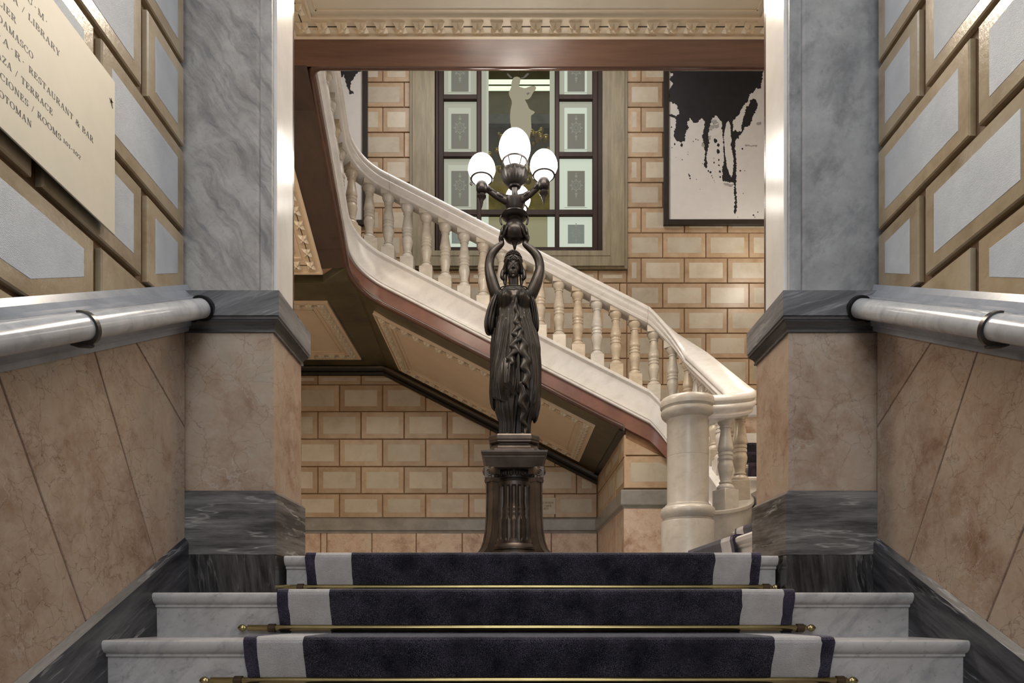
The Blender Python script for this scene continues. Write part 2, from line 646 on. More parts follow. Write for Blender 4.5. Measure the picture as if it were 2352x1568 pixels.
M['mat_board'] = mat_plain('mount_grey', (.40, .38, .36), .5, var=.05)
M['winwood'] = mat_wood('window_wood', (.016, .008, .005), (.036, .017, .011), 'Z', .5, 5.0, .2)
M['floor'] = mat_veined('floor_marble', (.40, .38, .36), (.5, .48, .46), (.3, .28, .27), sc=2)
M['wall_plain'] = mat_plain('plain_plaster', (.50, .40, .28), .7, var=.06, sc=3)
M['room_gold'] = mat_plain('gilded_wall', (.40, .31, .08), .4, var=.5, sc=3)
M['room_dark'] = mat_plain('dark_panelling', (.05, .045, .03), .5, var=.3, sc=3)
M['room_olive'] = mat_plain('olive_panelling', (.17, .145, .07), .5, var=.2, sc=3)
M['light_bar'] = mat_emit('lit_cove', (.85, 1.0, .80), 1.0)
M['goldglass'] = mat_plain('gold_glass', (.42, .31, .08), .15, .7, var=.3, sc=10)


def mat_glow_glass(name, emit, strength):
    """frosted or etched glass whose own emission stands in for light from the room behind"""
    n = N(name)
    n.p.inputs['Emission Color'].default_value = (*emit, 1)
    n.p.inputs['Emission Strength'].default_value = strength
    return n.fin((.05, .05, .045), .6, spec=.2)


M['frost'] = mat_glow_glass('frosted_glass_band', (.78, .80, .62), .40)
M['frost_hi'] = mat_glow_glass('frosted_glass_bright', (.88, .98, .80), .60)
M['frost_mid'] = mat_glow_glass('frosted_glass_clear', (.80, .84, .66), .50)
M['etch'] = mat_glow_glass('etched_grey_panel', (.80, .80, .62), .135)
M['etch_lo'] = mat_glow_glass('etched_grey_panel_low', (.66, .80, .70), .20)
M['etch_line'] = mat_glow_glass('etched_ornament', (.80, .82, .66), .23)
M['etch_fig'] = mat_glow_glass('etched_figure', (.80, .72, .46), .30)
M['amber'] = mat_glow_glass('amber_glass', (.62, .58, .30), .34)


def mat_baluster():
    n = N('turned_marble')
    v = n.coord((1, 1, 2.0), (.3, .2, 0))
    oi = n.n('ShaderNodeObjectInfo')
    tone = n.ramp(oi.outputs['Random'], [(0, (.50, .415, .31)), (.35, (.50, .44, .36)), (.7, (.50, .465, .41)), (1, (.54, .51, .47))])
    cl_ = n.ramp(n.noise(n.warp(v, 6, .1), 9, 6, .65).outputs['Fac'], [(.3, .80), (.7, 1.08)])
    return n.fin(n.mix(1.0, tone, cl_, 'MULTIPLY'), .27)


M['baluster'] = mat_baluster()


def mat_clear():
    n = N('clear_glass')
    tr = n.n('ShaderNodeBsdfTransparent')
    gl = n.n('ShaderNodeBsdfGlossy')
    gl.inputs['Roughness'].default_value = .10
    tr.inputs['Color'].default_value = (.95, .97, .92, 1)
    mx = n.n('ShaderNodeMixShader')
    mx.inputs[0].default_value = .003
    n.l(tr.outputs[0], mx.inputs[1])
    n.l(gl.outputs[0], mx.inputs[2])
    n.l(mx.outputs[0], n.out.inputs['Surface'])
    return n.m


M['clear'] = mat_clear()

# ------------------------------------------------------------------ key dimensions (metres, from the photo)
XL, XR = -1.315, 1.460          # faces of the side walls of the entrance stair
YP = 2.75                       # front of the pilasters
YB = 8.70                       # rear wall of the stair hall
YS = 6.60                       # face of the middle flight
SL = .515                       # slope of the entrance stair
HALL = 3.75                     # half width of the hall
LAND = 3.66                     # soffit of the upper landing
# ------------------------------------------------------------------ side walls of the entrance stair
def corn_top(Y):
    return 1.086 + SL * (Y - 2.746)


def corn_bot(Y):
    return corn_top(Y) - .187


def skirt_top(Y):
    return .070 + SL * (Y - 2.74)


DADO = [((2.40, .70), (2.755, .50)), ((2.15, .58), (2.51, -.03)), ((1.75, .365), (2.095, -.243)),
        ((1.345, .156), (1.69, -.452)), ((.94, -.05), (1.285, -.66)), ((.535, -.26), (.88, -.87))]


def side_wall(name, X, s, trim, base):
    """X: face of the blocks, s = +1 when the room lies towards +X"""
    D = .022
    xb = X - s * D
    wall = structure(MB().box(min(xb, xb - s * .18), max(xb, xb - s * .18), -1.7, 2.735, -2.2, LAND).build(name, M['groove']))

    def mp(u, z, d):
        return (xb + s * d, u, z)

    # block courses
    gz, gy = .024, .042
    z0 = .935 - .335
    for k in range(-3, 8):
        za, zb = z0 + .335 * k + (gz if True else 0), z0 + .335 * (k + 1)
        joints = [2.734] + [(2.165 if k % 2 == 0 else 2.44) - .55 * j for j in range(8)]
        for j in range(len(joints) - 1):
            ya, yb = joints[j + 1], joints[j]
            ya2 = ya + gy / 2
            yb2 = yb - (gy / 2 if j else .004)
            poly = [(ya2, za), (yb2, za), (yb2, zb), (ya2, zb)]
            poly = clip(poly, SL, -1.0, -(corn_top(0) - .012))       # stays above the cornice
            if len(poly) < 3 or abs(parea(poly)) < .004 or yb < -.9:
                continue
            b = slab(poly, mp, 0, D, .005, 'stone_block', M['tan'], wall)
            pin = inset(poly, .052)
            if len(pin) >= 3 and abs(parea(pin)) > .004:
                slab(pin, mp, D - .004, D + .0012, .001, 'combed_panel', M['comb'], b)
    # pink marble dado
    reg = [(-.6, skirt_top(-.6) - .02), (2.736, skirt_top(2.736) - .02), (2.736, corn_bot(2.736) + .03), (-.6, corn_bot(-.6) + .03)]
    slab(reg, mp, -.004, D - .003, .0005, 'joint_fill', M['jointfill'], wall)
    pieces = []
    cur = reg
    for (p, q) in DADO:
        a, b = q[1] - p[1], -(q[0] - p[0])
        L = math.hypot(a, b)
        a, b = a / L, b / L
        if a * (p[0] + 1) + b * p[1] < a * p[0] + b * p[1]:
            a, b = -a, -b                                            # (a, b) points up the stair
        c = a * p[0] + b * p[1]
        up = clip(cur, -a, -b, -(c + .0035))
        cur = clip(cur, a, b, c - .0035)
        pieces.append(up)
    pieces.append(cur)
    for p in pieces:
        if len(p) >= 3 and abs(parea(p)) > .002:
            slab(p, mp, 0, D, .002, 'marble_slab', M['pink'], wall)
    nv = Vector((s, 0, 0))
    # sloping cornice
    prof = [(-.02, 0), (.004, 0), (.012, -.022), (.030, -.040), (.056, -.046), (.060, -.050), (.060, -.112), (.052, -.118),
            (.046, -.121), (.046, -.130), (.036, -.140), (.026, -.158), (.024, -.166), (.016, -.168), (.014, -.187), (-.02, -.187)]
    path = [(Vector((X, y, corn_top(y))), nv) for y in (-1.2, .0, 1.2, 2.752)]
    structure(MB().sweep(path, prof).build(trim, M['cornice']))
    # skirting
    prof = [(-.02, 0), (.001, 0), (.016, -.022), (.016, -.62), (-.02, -.62)]
    path = [(Vector((X, y, skirt_top(y))), nv) for y in (-1.2, 2.752)]
    structure(MB().sweep(path, prof).build(base, M['skirt']))
    return wall


wall_l = side_wall('wall_left', XL, 1, 'trim_1', 'baseboard_left')
wall_r = side_wall('wall_right', XR, -1, 'trim_2', 'baseboard_right')


# ------------------------------------------------------------------ pilasters
def pilaster(s, inn, wallx, shaftmat, label):
    root = thing('pilaster', label, 'pilaster', ((inn + wallx) / 2, 2.93, -.16))
    ox, oy, oz = root.location

    def P(mb, name, m, bev=0, **k):
        mb.v = [(x - ox, y - oy, z - oz) for x, y, z in mb.v]
        return mb.build(name, m, root, bevel=bev, **k)

    def xr(a, b):
        return (a, b) if a < b else (b, a)
    wx = wallx + s * .05 * -1                                        # a little into the wall
    x0, x1 = xr(wx, inn)
    P(MB().box(*xr(wx, inn + s * .013), 2.737, 3.17, -.17, .0), 'black_foot', M['nero'])
    P(MB().rect_loft(*xr(wx, inn + s * .0), 2.75, 3.11, [(0.0, .015), (.243, .015), (.258, .001)]), 'base_course', M['bardiglio'])
    P(MB().box(x0, x1, 2.75, 3.11, .256, .90), 'pink_shaft', M['pink_p'])
    P(MB().rect_loft(x0, x1, 2.75, 3.11, [(.893, .0), (.893, .009), (.902, .009), (.906, .006), (.918, .012), (.930, .024), (.936, .026), (.936, .030), (.946, .030)]),
      'cap_moulding', M['cap_shade'])
    P(MB().rect_loft(x0, x1, 2.75, 3.11, [(.947, .026), (.950, .034), (1.049, .034)]), 'cap_slab', M['cap'])
    P(MB().box(*xr(wx, inn - s * .020), 2.79, 3.06, 1.049, LAND), 'upper_shaft', shaftmat)
    P(MB().box(*xr(wx, inn - s * .066), 2.766, 2.80, 1.049, LAND, .008), 'front_panel', shaftmat)
    P(MB().box(*xr(inn - s * .030, inn - s * .008), 2.815, 3.02, 1.049, LAND, .003), 'reveal_panel', M['reveal'])
    P(MB().box(*xr(inn - s * .030, inn - s * .014), 3.032, 3.058, 1.049, LAND, .003), 'edge_strip', M['bead'])
    return root


pil_l = pilaster(1, -.965, XL, M['shaft_l'], 'pink and grey marble pilaster beside the ivory sign, diagonal veins in its tall shaft')
pil_r = pilaster(-1, 1.110, XR, M['shaft_r'], 'pink and grey marble pilaster beside the newel, cloudy grey tall shaft')

# ------------------------------------------------------------------ entrance steps
NOSE = [2.790, 2.457, 2.155] + [2.155 - .317 * k for k in range(1, 7)]
stair = thing('entrance_stair', 'short flight of white marble steps rising between the pink marble walls', 'stairs', (.07, 1.5, -.6))
so = stair.location
for i, yn in enumerate(NOSE):
    z = -.16 * i
    yb = (NOSE[i - 1] + .05) if i else 3.16
    prof = [(yb, z), (yn + .014, z), (yn + .007, z - .0015), (yn + .002, z - .006), (yn, z - .013), (yn + .001, z - .020), (yn + .004, z - .028), (yn + .009, z - .035), (yn + .015, z - .040), (yn + .024, z - .043),
            (yn + .024, z - .052), (yn + .034, z - .056), (yn + .036, z - .175), (yb, z - .175)]
    xa, xb = (-.936, 1.086) if i == 0 else (XL + .014, XR - .014)
    b = MB()
    b.loft([[(xa - so[0], y - so[1], zz - so[2]) for y, zz in prof], [(xb - so[0], y - so[1], zz - so[2]) for y, zz in prof]])
    b.build('step', M['carrara'], stair, smooth='auto')

# ------------------------------------------------------------------ runner on the entrance steps
def runner_path():
    pts = [(3.9, .012), (3.4, .012)]
    for i, yn in enumerate(NOSE):
        yc, z = yn - .013, -.16 * i
        pts += [(yc + .05, z + .013), (yc + .02, z + .0125), (yc + .008, z + .009), (yc + .002, z + .002), (yc, z - .008), (yc + .003, z - .022),
                (yc + .012, z - .05), (yc + .022, z - .08), (yc + .030, z - .105), (yc + .037, z - .13), (yc + .038, z - .142), (yc + .030, z - .148)]
    # resample
    out = [Vector((0, *pts[0]))]
    for a, b in zip(pts, pts[1:]):
        a, b = Vector((0, *a)), Vector((0, *b))
        n = max(1, int((b - a).length / .02))
        for k in range(1, n + 1):
            out.append(a.lerp(b, k / n))
    return out


rp = runner_path()
runner = thing('stair_runner', 'navy stair runner with cream bands and dark edges over the entrance steps', 'carpet', (.08, 2.0, -.4))
ro = runner.location


def band(name, m, xa, xb, thick, ja=.0, jb=.0, sa=1, sb=2):
    rings = []
    s = 0
    for i, p in enumerate(rp):
        t = (rp[min(i + 1, len(rp) - 1)] - rp[max(i - 1, 0)]).normalized()
        nv = Vector((0, -t.z, t.y)) * -1
        if nv.z < 0 and abs(nv.z) > abs(nv.y):
            nv = -nv
        if abs(nv.y) >= abs(nv.z) and nv.y > 0:
            nv = -nv
        if i:
            s += (p - rp[i - 1]).length
        a = xa + ja * noise.noise(Vector((s * 22, sa * 7.1, 0))) + ja * .6 * noise.noise(Vector((s * 90, sa * 3.1, 4)))
        b = xb + jb * noise.noise(Vector((s * 22, sb * 7.1, 0))) + jb * .6 * noise.noise(Vector((s * 90, sb * 3.1, 4)))
        q = p - nv * .011
        hi = p + nv * thick
        rings.append([(a - ro[0], hi.y - ro[1], hi.z - ro[2]), (b - ro[0], hi.y - ro[1], hi.z - ro[2]),
                      (b - ro[0], q.y - ro[1], q.z - ro[2]), (a - ro[0], q.y - ro[1], q.z - ro[2])])
    return MB().loft(rings).build(name, m, runner)


band('dark_edge', M['purple'], -.846, -.806, .0006, .003, .006, 1, 2)
band('cream_band', M['cream'], -.810, -.654, 0, .004, .004, 2, 3)
band('navy_field', M['navy'], -.658, .822, .0008, .004, .004, 3, 4)
band('cream_band', M['cream'], .817, .976, 0, .004, .004, 4, 5)
band('dark_edge', M['purple'], .972, 1.010, .0006, .006, .003, 5, 6)

ROD_LABELS = ['brass stair rod under the topmost runner fold, nearest the pedestal',
              'brass stair rod across the middle runner fold with both ball ends in view',
              'brass stair rod cut by the lower edge of the photo, nearest the camera']
for i in range(3):
    yr, zr = NOSE[i] + .006, -.16 * i - .128
    if i == 0:
        yr, zr = NOSE[0] + .004, -.130
    r = thing('stair_rod', ROD_LABELS[i], 'stair rod', (.05, yr, zr), 'brass stair rods')
    MB().tube([(-1.005, 0, 0), (1.005, 0, 0)], .0118, 14, round_ends=False).build('rod', M['brass'], r, smooth='auto')
    for sx in (-1, 1):
        fin = MB()
        prof = [(.0095, 0), (.0095, .004), (.005, .008), (.010, .014), (.0135, .021), (.0128, .028), (.008, .035), (.004, .039), (.0004, .041)]
        rings = [[(sx * (1.003 + z), rr * math.cos(2 * PI * j / 14), rr * math.sin(2 * PI * j / 14)) for j in range(14)] for rr, z in prof]
        fin.loft(rings).build('finial', M['brass'], r, smooth=True)
        br = MB()
        xb = -.918 if sx < 0 else .985
        rings = []
        for xx, rr in ((-.014, .0135), (-.012, .0158), (.012, .0158), (.014, .0135)):
            rings.append([(xb + xx, rr * math.cos(2 * PI * j / 14), rr * math.sin(2 * PI * j / 14)) for j in range(14)])
        br.loft(rings)
        br.box(xb - .011, xb + .011, .004, .034, -.008, .010)
        br.build('bracket', M['brass_dk'], r, smooth='auto')


# ------------------------------------------------------------------ marble handrails
def handrail(s, xr_, yb, label):
    sl = .515
    z0 = .970
    root = thing('handrail', label, 'handrail', (xr_, 2.70, z0))
    nn = Vector((0, -1, -sl)).normalized()
    up = Vector((0, -sl, 1)).normalized()
    sx = Vector((1, 0, 0))

    def ring(cen, r, n=20):
        return [cen + (sx * math.cos(2 * PI * j / n) + up * math.sin(2 * PI * j / n)) * r for j in range(n)]
    L = 3.2
    b = MB()
    rr = .0375
    cuts = [0.002, (2.70 - yb) * 1.125 - .001, (2.70 - yb) * 1.125 + .001, L]
    b.loft([ring(nn * 0.0, rr - .004), ring(nn * .004, rr), ring(nn * L, rr)])
    b.build('marble_bar', M['rail'], root, smooth='auto')
    e = MB().loft([ring(nn * -.022, rr + .004), ring(nn * -.022, rr + .010), ring(nn * .002, rr + .010), ring(nn * .002, rr + .003)])
    e.tube([(0, .0, -.02), (-s * .04, .022, -.035), (-s * .075, .03, -.02)], .012, 8)
    e.build('end_socket', M['iron'], root, smooth='auto')
    k = (2.70 - yb) / abs(nn.y)
    for t in (k, k + .86):
        cen = nn * t
        q = MB()
        # strap round the front and underside of the bar
        n = 26
        a0, a1 = math.radians(100), math.radians(-145)
        inner, outer = [], []
        secs = []
        for j in range(n + 1):
            a = a0 + (a1 - a0) * j / n
            d = sx * (s * math.cos(a)) + up * math.sin(a)
            thick = .006 + .016 * max(0, (j - n * .45) / (n * .55)) ** 1.2
            hw = .011
            secs.append([cen + d * rr - nn * hw, cen + d * rr + nn * hw, cen + d * (rr + thick) + nn * hw * .8, cen + d * (rr + thick) - nn * hw * .8])
        q.loft(secs)
        lo = cen - up * (rr + .012)
        q.tube([lo + sx * (s * .004), lo - sx * (s * .030), lo - sx * (s * .065) + up * .012, lo - sx * (s * .080) + up * .018], [.011, .010, .011, .016], 10, .9)
        q.build('bracket', M['steel'], root, smooth='auto')
    return root


handrail(1, -1.232, 1.963, 'round grey marble handrail on iron brackets below the ivory sign')
handrail(-1, 1.374, 1.946, 'round grey marble handrail on iron brackets, opposite wall from the ivory sign')

# ------------------------------------------------------------------ drawn lettering (modern roman capitals)
TK, TN = .17, .055          # thick and thin strokes


def S(x0, z0, x1, z1, w):
    return ('s', x0, z0, x1, z1, w)


def H(x0, x1, z):
    return ('s', x0, z, x1, z, .05)


def arc(cx, cz, rx, rz, a0, a1):
    return ('a', cx, cz, rx, rz, a0, a1)


GL = {
    'I': (.34, [S(.17, 0, .17, 1, TK), H(.02, .32, .025), H(.02, .32, .975)]),
    'L': (.66, [S(.17, 0, .17, 1, TK), H(.02, .34, .975), H(.02, .62, .025), S(.60, 0, .60, .30, TN)]),
    'E': (.70, [S(.17, 0, .17, 1, TK), H(.02, .62, .975), H(.02, .64, .025), H(.17, .45, .52), S(.60, .72, .60, 1, TN), S(.62, 0, .62, .30, TN), S(.45, .38, .45, .66, TN)]),
    'T': (.74, [S(.37, 0, .37, 1, TK), H(.22, .52, .025), H(.04, .70, .975), S(.06, .72, .06, 1, TN), S(.68, .72, .68, 1, TN)]),
    'H': (.86, [S(.17, 0, .17, 1, TK), S(.69, 0, .69, 1, TK), H(.17, .69, .5), H(.02, .32, .025), H(.02, .32, .975), H(.54, .84, .025), H(.54, .84, .975)]),
    'N': (.86, [S(.15, 0, .15, 1, TN), S(.15, .97, .70, .03, TK), S(.71, 0, .71, 1, TN), H(.02, .28, .025), H(.02, .2, .975), H(.58, .84, .975)]),
    'M': (1.0, [S(.13, 0, .13, 1, TN), S(.15, .97, .49, .03, TK), S(.49, .03, .82, .97, TN), S(.84, 0, .84, 1, TK), H(.02, .26, .025), H(.02, .2, .975), H(.70, .98, .025), H(.82, .98, .975)]),
    'A': (.82, [S(.10, 0, .40, 1, TN), S(.41, .98, .68, 0, TK), H(.22, .58, .33), H(.0, .22, .025), H(.54, .84, .025)]),
    'U': (.84, [S(.17, .28, .17, 1, TK), S(.68, .28, .68, 1, TN), arc(.425, .29, .255, .27, 180, 360), H(.02, .32, .975), H(.55, .82, .975)]),
    'C': (.80, [arc(.44, .5, .37, .48, 50, 310), S(.70, .68, .70, 1, TN), S(.70, .05, .70, .25, TN)]),
    'O': (.86, [arc(.43, .5, .37, .48, 0, 360)]),
    'S': (.62, [arc(.32, .74, .22, .235, 30, 270), arc(.30, .26, .25, .24, -150, 90), S(.54, .70, .54, 1, TN), S(.06, 0, .06, .30, TN)]),
    'D': (.86, [S(.17, 0, .17, 1, TK), H(.02, .40, .975), H(.02, .40, .025), arc(.38, .5, .40, .475, -90, 90)]),
    'B': (.74, [S(.17, 0, .17, 1, TK), H(.02, .38, .975), H(.02, .40, .025), H(.17, .40, .53), arc(.38, .755, .24, .22, -90, 90), arc(.40, .27, .27, .245, -90, 90)]),
    'R': (.82, [S(.17, 0, .17, 1, TK), H(.02, .38, .975), H(.02, .32, .025), H(.17, .40, .51), arc(.38, .745, .25, .23, -90, 90), S(.42, .50, .70, .02, TK), H(.62, .82, .025)]),
    'P': (.72, [S(.17, 0, .17, 1, TK), H(.02, .38, .975), H(.02, .32, .025), H(.17, .40, .47), arc(.38, .725, .25, .25, -90, 90)]),
    'G': (.86, [arc(.44, .5, .37, .48, 50, 300), S(.70, .68, .70, 1, TN), S(.68, .04, .68, .42, TK), H(.54, .82, .43)]),
    'Y': (.80, [S(.40, 0, .40, .46, TK), S(.14, .98, .41, .44, TK), S(.66, .98, .42, .44, TN), H(.02, .28, .975), H(.54, .78, .975), H(.26, .54, .025)]),
    'Z': (.70, [S(.62, .97, .10, .03, TK), H(.06, .64, .975), H(.06, .66, .025), S(.07, .72, .07, 1, TN), S(.65, 0, .65, .28, TN)]),
    '&': (.88, [arc(.36, .76, .18, .21, 0, 360), arc(.34, .27, .27, .25, 90, 320), S(.28, .62, .80, .0, TK), S(.58, .12, .76, .52, TN), H(.64, .86, .52)]),
    '/': (.50, [S(.06, -.08, .44, 1.06, TN)]),
    '-': (.40, [S(.05, .34, .35, .34, .09)]),
    '.': (.26, [S(.06, .52, .19, .52, .13)]),
    '1': (.40, [S(.20, 0, .20, .70, .14), H(.06, .34, .025), H(.08, .2, .68)]),
    '0': (.56, [arc(.28, .35, .23, .33, 0, 360)]),
    '2': (.52, [arc(.25, .50, .19, .18, -20, 170), S(.42, .46, .08, .03, .08), S(.06, .04, .46, .04, .09)]),
    '8': (.56, [arc(.28, .74, .19, .22, 0, 360), arc(.28, .27, .23, .25, 0, 360)]),
    '7': (.52, [S(.06, .95, .46, .95, .09), S(.45, .95, .18, 0, .13)]),
    '9': (.56, [arc(.28, .68, .22, .28, 0, 360), S(.49, .66, .26, 0, .10)]),
    ' ': (.34, []),
}


def text_width(t, track):
    return sum(GL[c][0] + track for c in t) - track


def write(t, u1, z, h, mp, width=None, track=.13, d=.0004, name='lettering', m=None, parent=None):
    """capitals of height h ending at u1 on baseline z; mp(u, z, d) maps to the surface"""
    sx = h if width is None else width / text_width(t, track)
    u = u1 - text_width(t, track) * sx
    b = MB()

    def quad(ps):
        b.loft([[mp(p[0], p[1], -.0004) for p in ps], [mp(p[0], p[1], d) for p in ps]])
    for c in t:
        w, strokes = GL[c]
        for q in strokes:
            if q[0] == 's':
                _, x0, z0, x1, z1, lw = q
                L = math.hypot(x1 - x0, z1 - z0) or 1
                nx, nz = -(z1 - z0) / L * lw / 2, (x1 - x0) / L * lw / 2
                quad([(u + (x0 + nx) * sx, z + (z0 + nz) * h), (u + (x0 - nx) * sx, z + (z0 - nz) * h),
                      (u + (x1 - nx) * sx, z + (z1 - nz) * h), (u + (x1 + nx) * sx, z + (z1 + nz) * h)])
            else:
                _, cx, cz, rx, rz, a0, a1 = q
                n = max(5, int(abs(a1 - a0) / 24))
                prev = None
                for j in range(n + 1):
                    a = math.radians(a0 + (a1 - a0) * j / n)
                    lw = TN + (TK - TN) * abs(math.cos(a)) ** 1.6
                    e = (math.cos(a), math.sin(a))
                    pi_ = (cx + e[0] * (rx - lw / 2), cz + e[1] * (rz - lw / 2 * .8))
                    po = (cx + e[0] * (rx + lw / 2), cz + e[1] * (rz + lw / 2 * .8))
                    if prev:
                        quad([(u + x * sx, z + y * h) for x, y in (prev[0], prev[1], po, pi_)])
                    prev = (pi_, po)
        u += (w + track) * sx
    return b.build(name, m or M['ink'], parent)


# ------------------------------------------------------------------ ivory sign on the left wall
SX = -1.285
sign = thing('wall_sign', 'ivory directory sign with black capital lettering on the block wall above the handrail', 'sign', (SX, 1.70, .985))
MB().box(-.006, .0, -.62, .505, 0, .495, .001).build('board', M['sign'], sign)
MB().box(-.0085, -.0055, -.62, .505, .004, .499).build('backing_edge', M['brass_dk'], sign)
MB().box(-.03, -.008, -.5, .40, .05, .45).build('mount', M['brass_dk'], sign)


def smp(u, z, d):
    return (d, u - 1.70, z - .985)


LH = .0172
write('RESTAURANT & BAR', 2.0905, 1.2035, LH, smp, 2.0905 - 1.8125, parent=sign)
write('B.A.T.U.A.R.', 1.795, 1.2035, LH, smp, .235, track=.30, parent=sign)
write('DAMASCO', 1.8285, 1.247, LH, smp, 1.8285 - 1.703, parent=sign)
write('ATELIER', 1.7655, 1.289, LH, smp, .116, parent=sign)
write('BIBLIOTECA / LIBRARY', 1.9365, 1.341, LH, smp, .336, parent=sign)
write('G.O.S.S.Y.P.I.U.M.', 1.884, 1.387, LH, smp, .335, track=.30, parent=sign)
write('TERRAZA / TERRACE', 1.906, 1.1535, LH, smp, .278, parent=sign)
write('HABITACIONES / ROOMS', 1.941, 1.107, LH, smp, .335, parent=sign)
write('101-102', 2.029, 1.112, LH * .95, smp, .078, parent=sign)
write('OTOMAN', 1.8225, 1.0605, LH, smp, .1155, parent=sign)
st = MB()
for k in range(5):
    a = PI / 2 + 2 * PI * k / 5
    ps = [(2.184 + .011 * math.cos(a), 1.402 + .011 * math.sin(a)), (2.184 + .004 * math.cos(a + 1.2), 1.402 + .004 * math.sin(a + 1.2)),
          (2.184 + .0025 * math.cos(a + PI), 1.402 + .0025 * math.sin(a + PI)), (2.184 + .004 * math.cos(a - 1.2), 1.402 + .004 * math.sin(a - 1.2))]
    st.loft([[smp(u, z, -.0004) for u, z in ps], [smp(u, z, .0009) for u, z in ps]])
ps = [(2.182, 1.396), (2.190, 1.385), (2.193, 1.386), (2.187, 1.397)]
st.loft([[smp(u, z, -.0004) for u, z in ps], [smp(u, z, .0009) for u, z in ps]])
st.build('flower_emblem', M['ink'], sign)
# ------------------------------------------------------------------ stair hall shell
floor = structure(MB().box(-HALL, HALL, 3.15, YB, -.2, 0).build('floor', M['floor']))
structure(MB().box(-HALL, XL - .02, 2.82, 3.15, -.2, 0).box(XR + .02, HALL, 2.82, 3.15, -.2, 0).build('floor', M['floor']))
structure(MB().box(-HALL - .2, -HALL, 2.8, YB + .2, -.2, 8.5).build('wall_west', M['wall_plain']))
structure(MB().box(HALL, HALL + .2, 2.8, YB + .2, -.2, 8.5).build('wall_east', M['wall_plain']))
for x0, x1, z0, z1 in ((-HALL, XL - .09, 0, LAND), (XR + .09, HALL, 0, LAND), (-HALL, HALL, LAND + .26, 8.5)):
    structure(MB().box(x0, x1, 2.82, 3.0, z0, z1).build('wall_front', M['wall_plain']))
structure(MB().box(-HALL - .2, HALL + .2, 2.8, YB + .2, 8.5, 8.7).build('ceiling', M['plaster_w']))
FX0, FX1, FY = -1.455, 1.76, 4.614
ceil = structure(MB().box(-HALL, HALL, -1.7, FY, LAND + .012, LAND + .26).build('ceiling', M['plaster_w']))
MB().box(-HALL, HALL, FY - .003, 4.872, LAND, LAND + .25).build('wood_margin', M['mahog'], ceil)
MB().box(-HALL, FX0 + .01, 3.0, FY - .003, LAND, LAND + .02).build('wood_margin', M['mahog_y'], ceil)

# ---- rosette friezes
RA = .041


def rosette_mesh():
    b = MB()
    a = RA
    h = .032
    vs = [(0, 0, h * .75)]
    for k in range(4):
        an = PI / 4 + k * PI / 2
        vs.append((math.sqrt(2) * a * math.cos(an), math.sqrt(2) * a * math.sin(an), .008))
        am = PI / 2 + k * PI / 2
        vs.append((.80 * a * math.cos(am), .80 * a * math.sin(am), .002))
        vs.append((.62 * a * math.cos(an), .62 * a * math.sin(an), h))
    # ridge of each petal from centre to corner, valleys between
    fs = []
    for k in range(4):
        co, md, rg = 1 + 3 * k, 2 + 3 * k, 3 + 3 * k
        pm = 2 + 3 * ((k + 3) % 4)
        fs += [(0, rg, md), (rg, co, md), (0, pm, rg), (rg, pm, co)]
    b.add(vs, fs)
    n = len(b.v)
    base = [(v[0], v[1], -.004) for v in b.v[1:]]
    for k in range(4):
        co, md = 1 + 3 * k, 2 + 3 * k
        pm = 2 + 3 * ((k + 3) % 4)
        for p, q in ((pm, co), (co, md)):
            A, B = b.v[p], b.v[q]
            b.add([A, B, (B[0], B[1], -.004), (A[0], A[1], -.004)], [(0, 1, 2, 3)])
    b.ellipsoid((0, 0, h * .8), .010, .010, .009, 8, 5)
    return b.mesh('rosette')


ROS = rosette_mesh()
ROS.materials.append(M['plaster'])


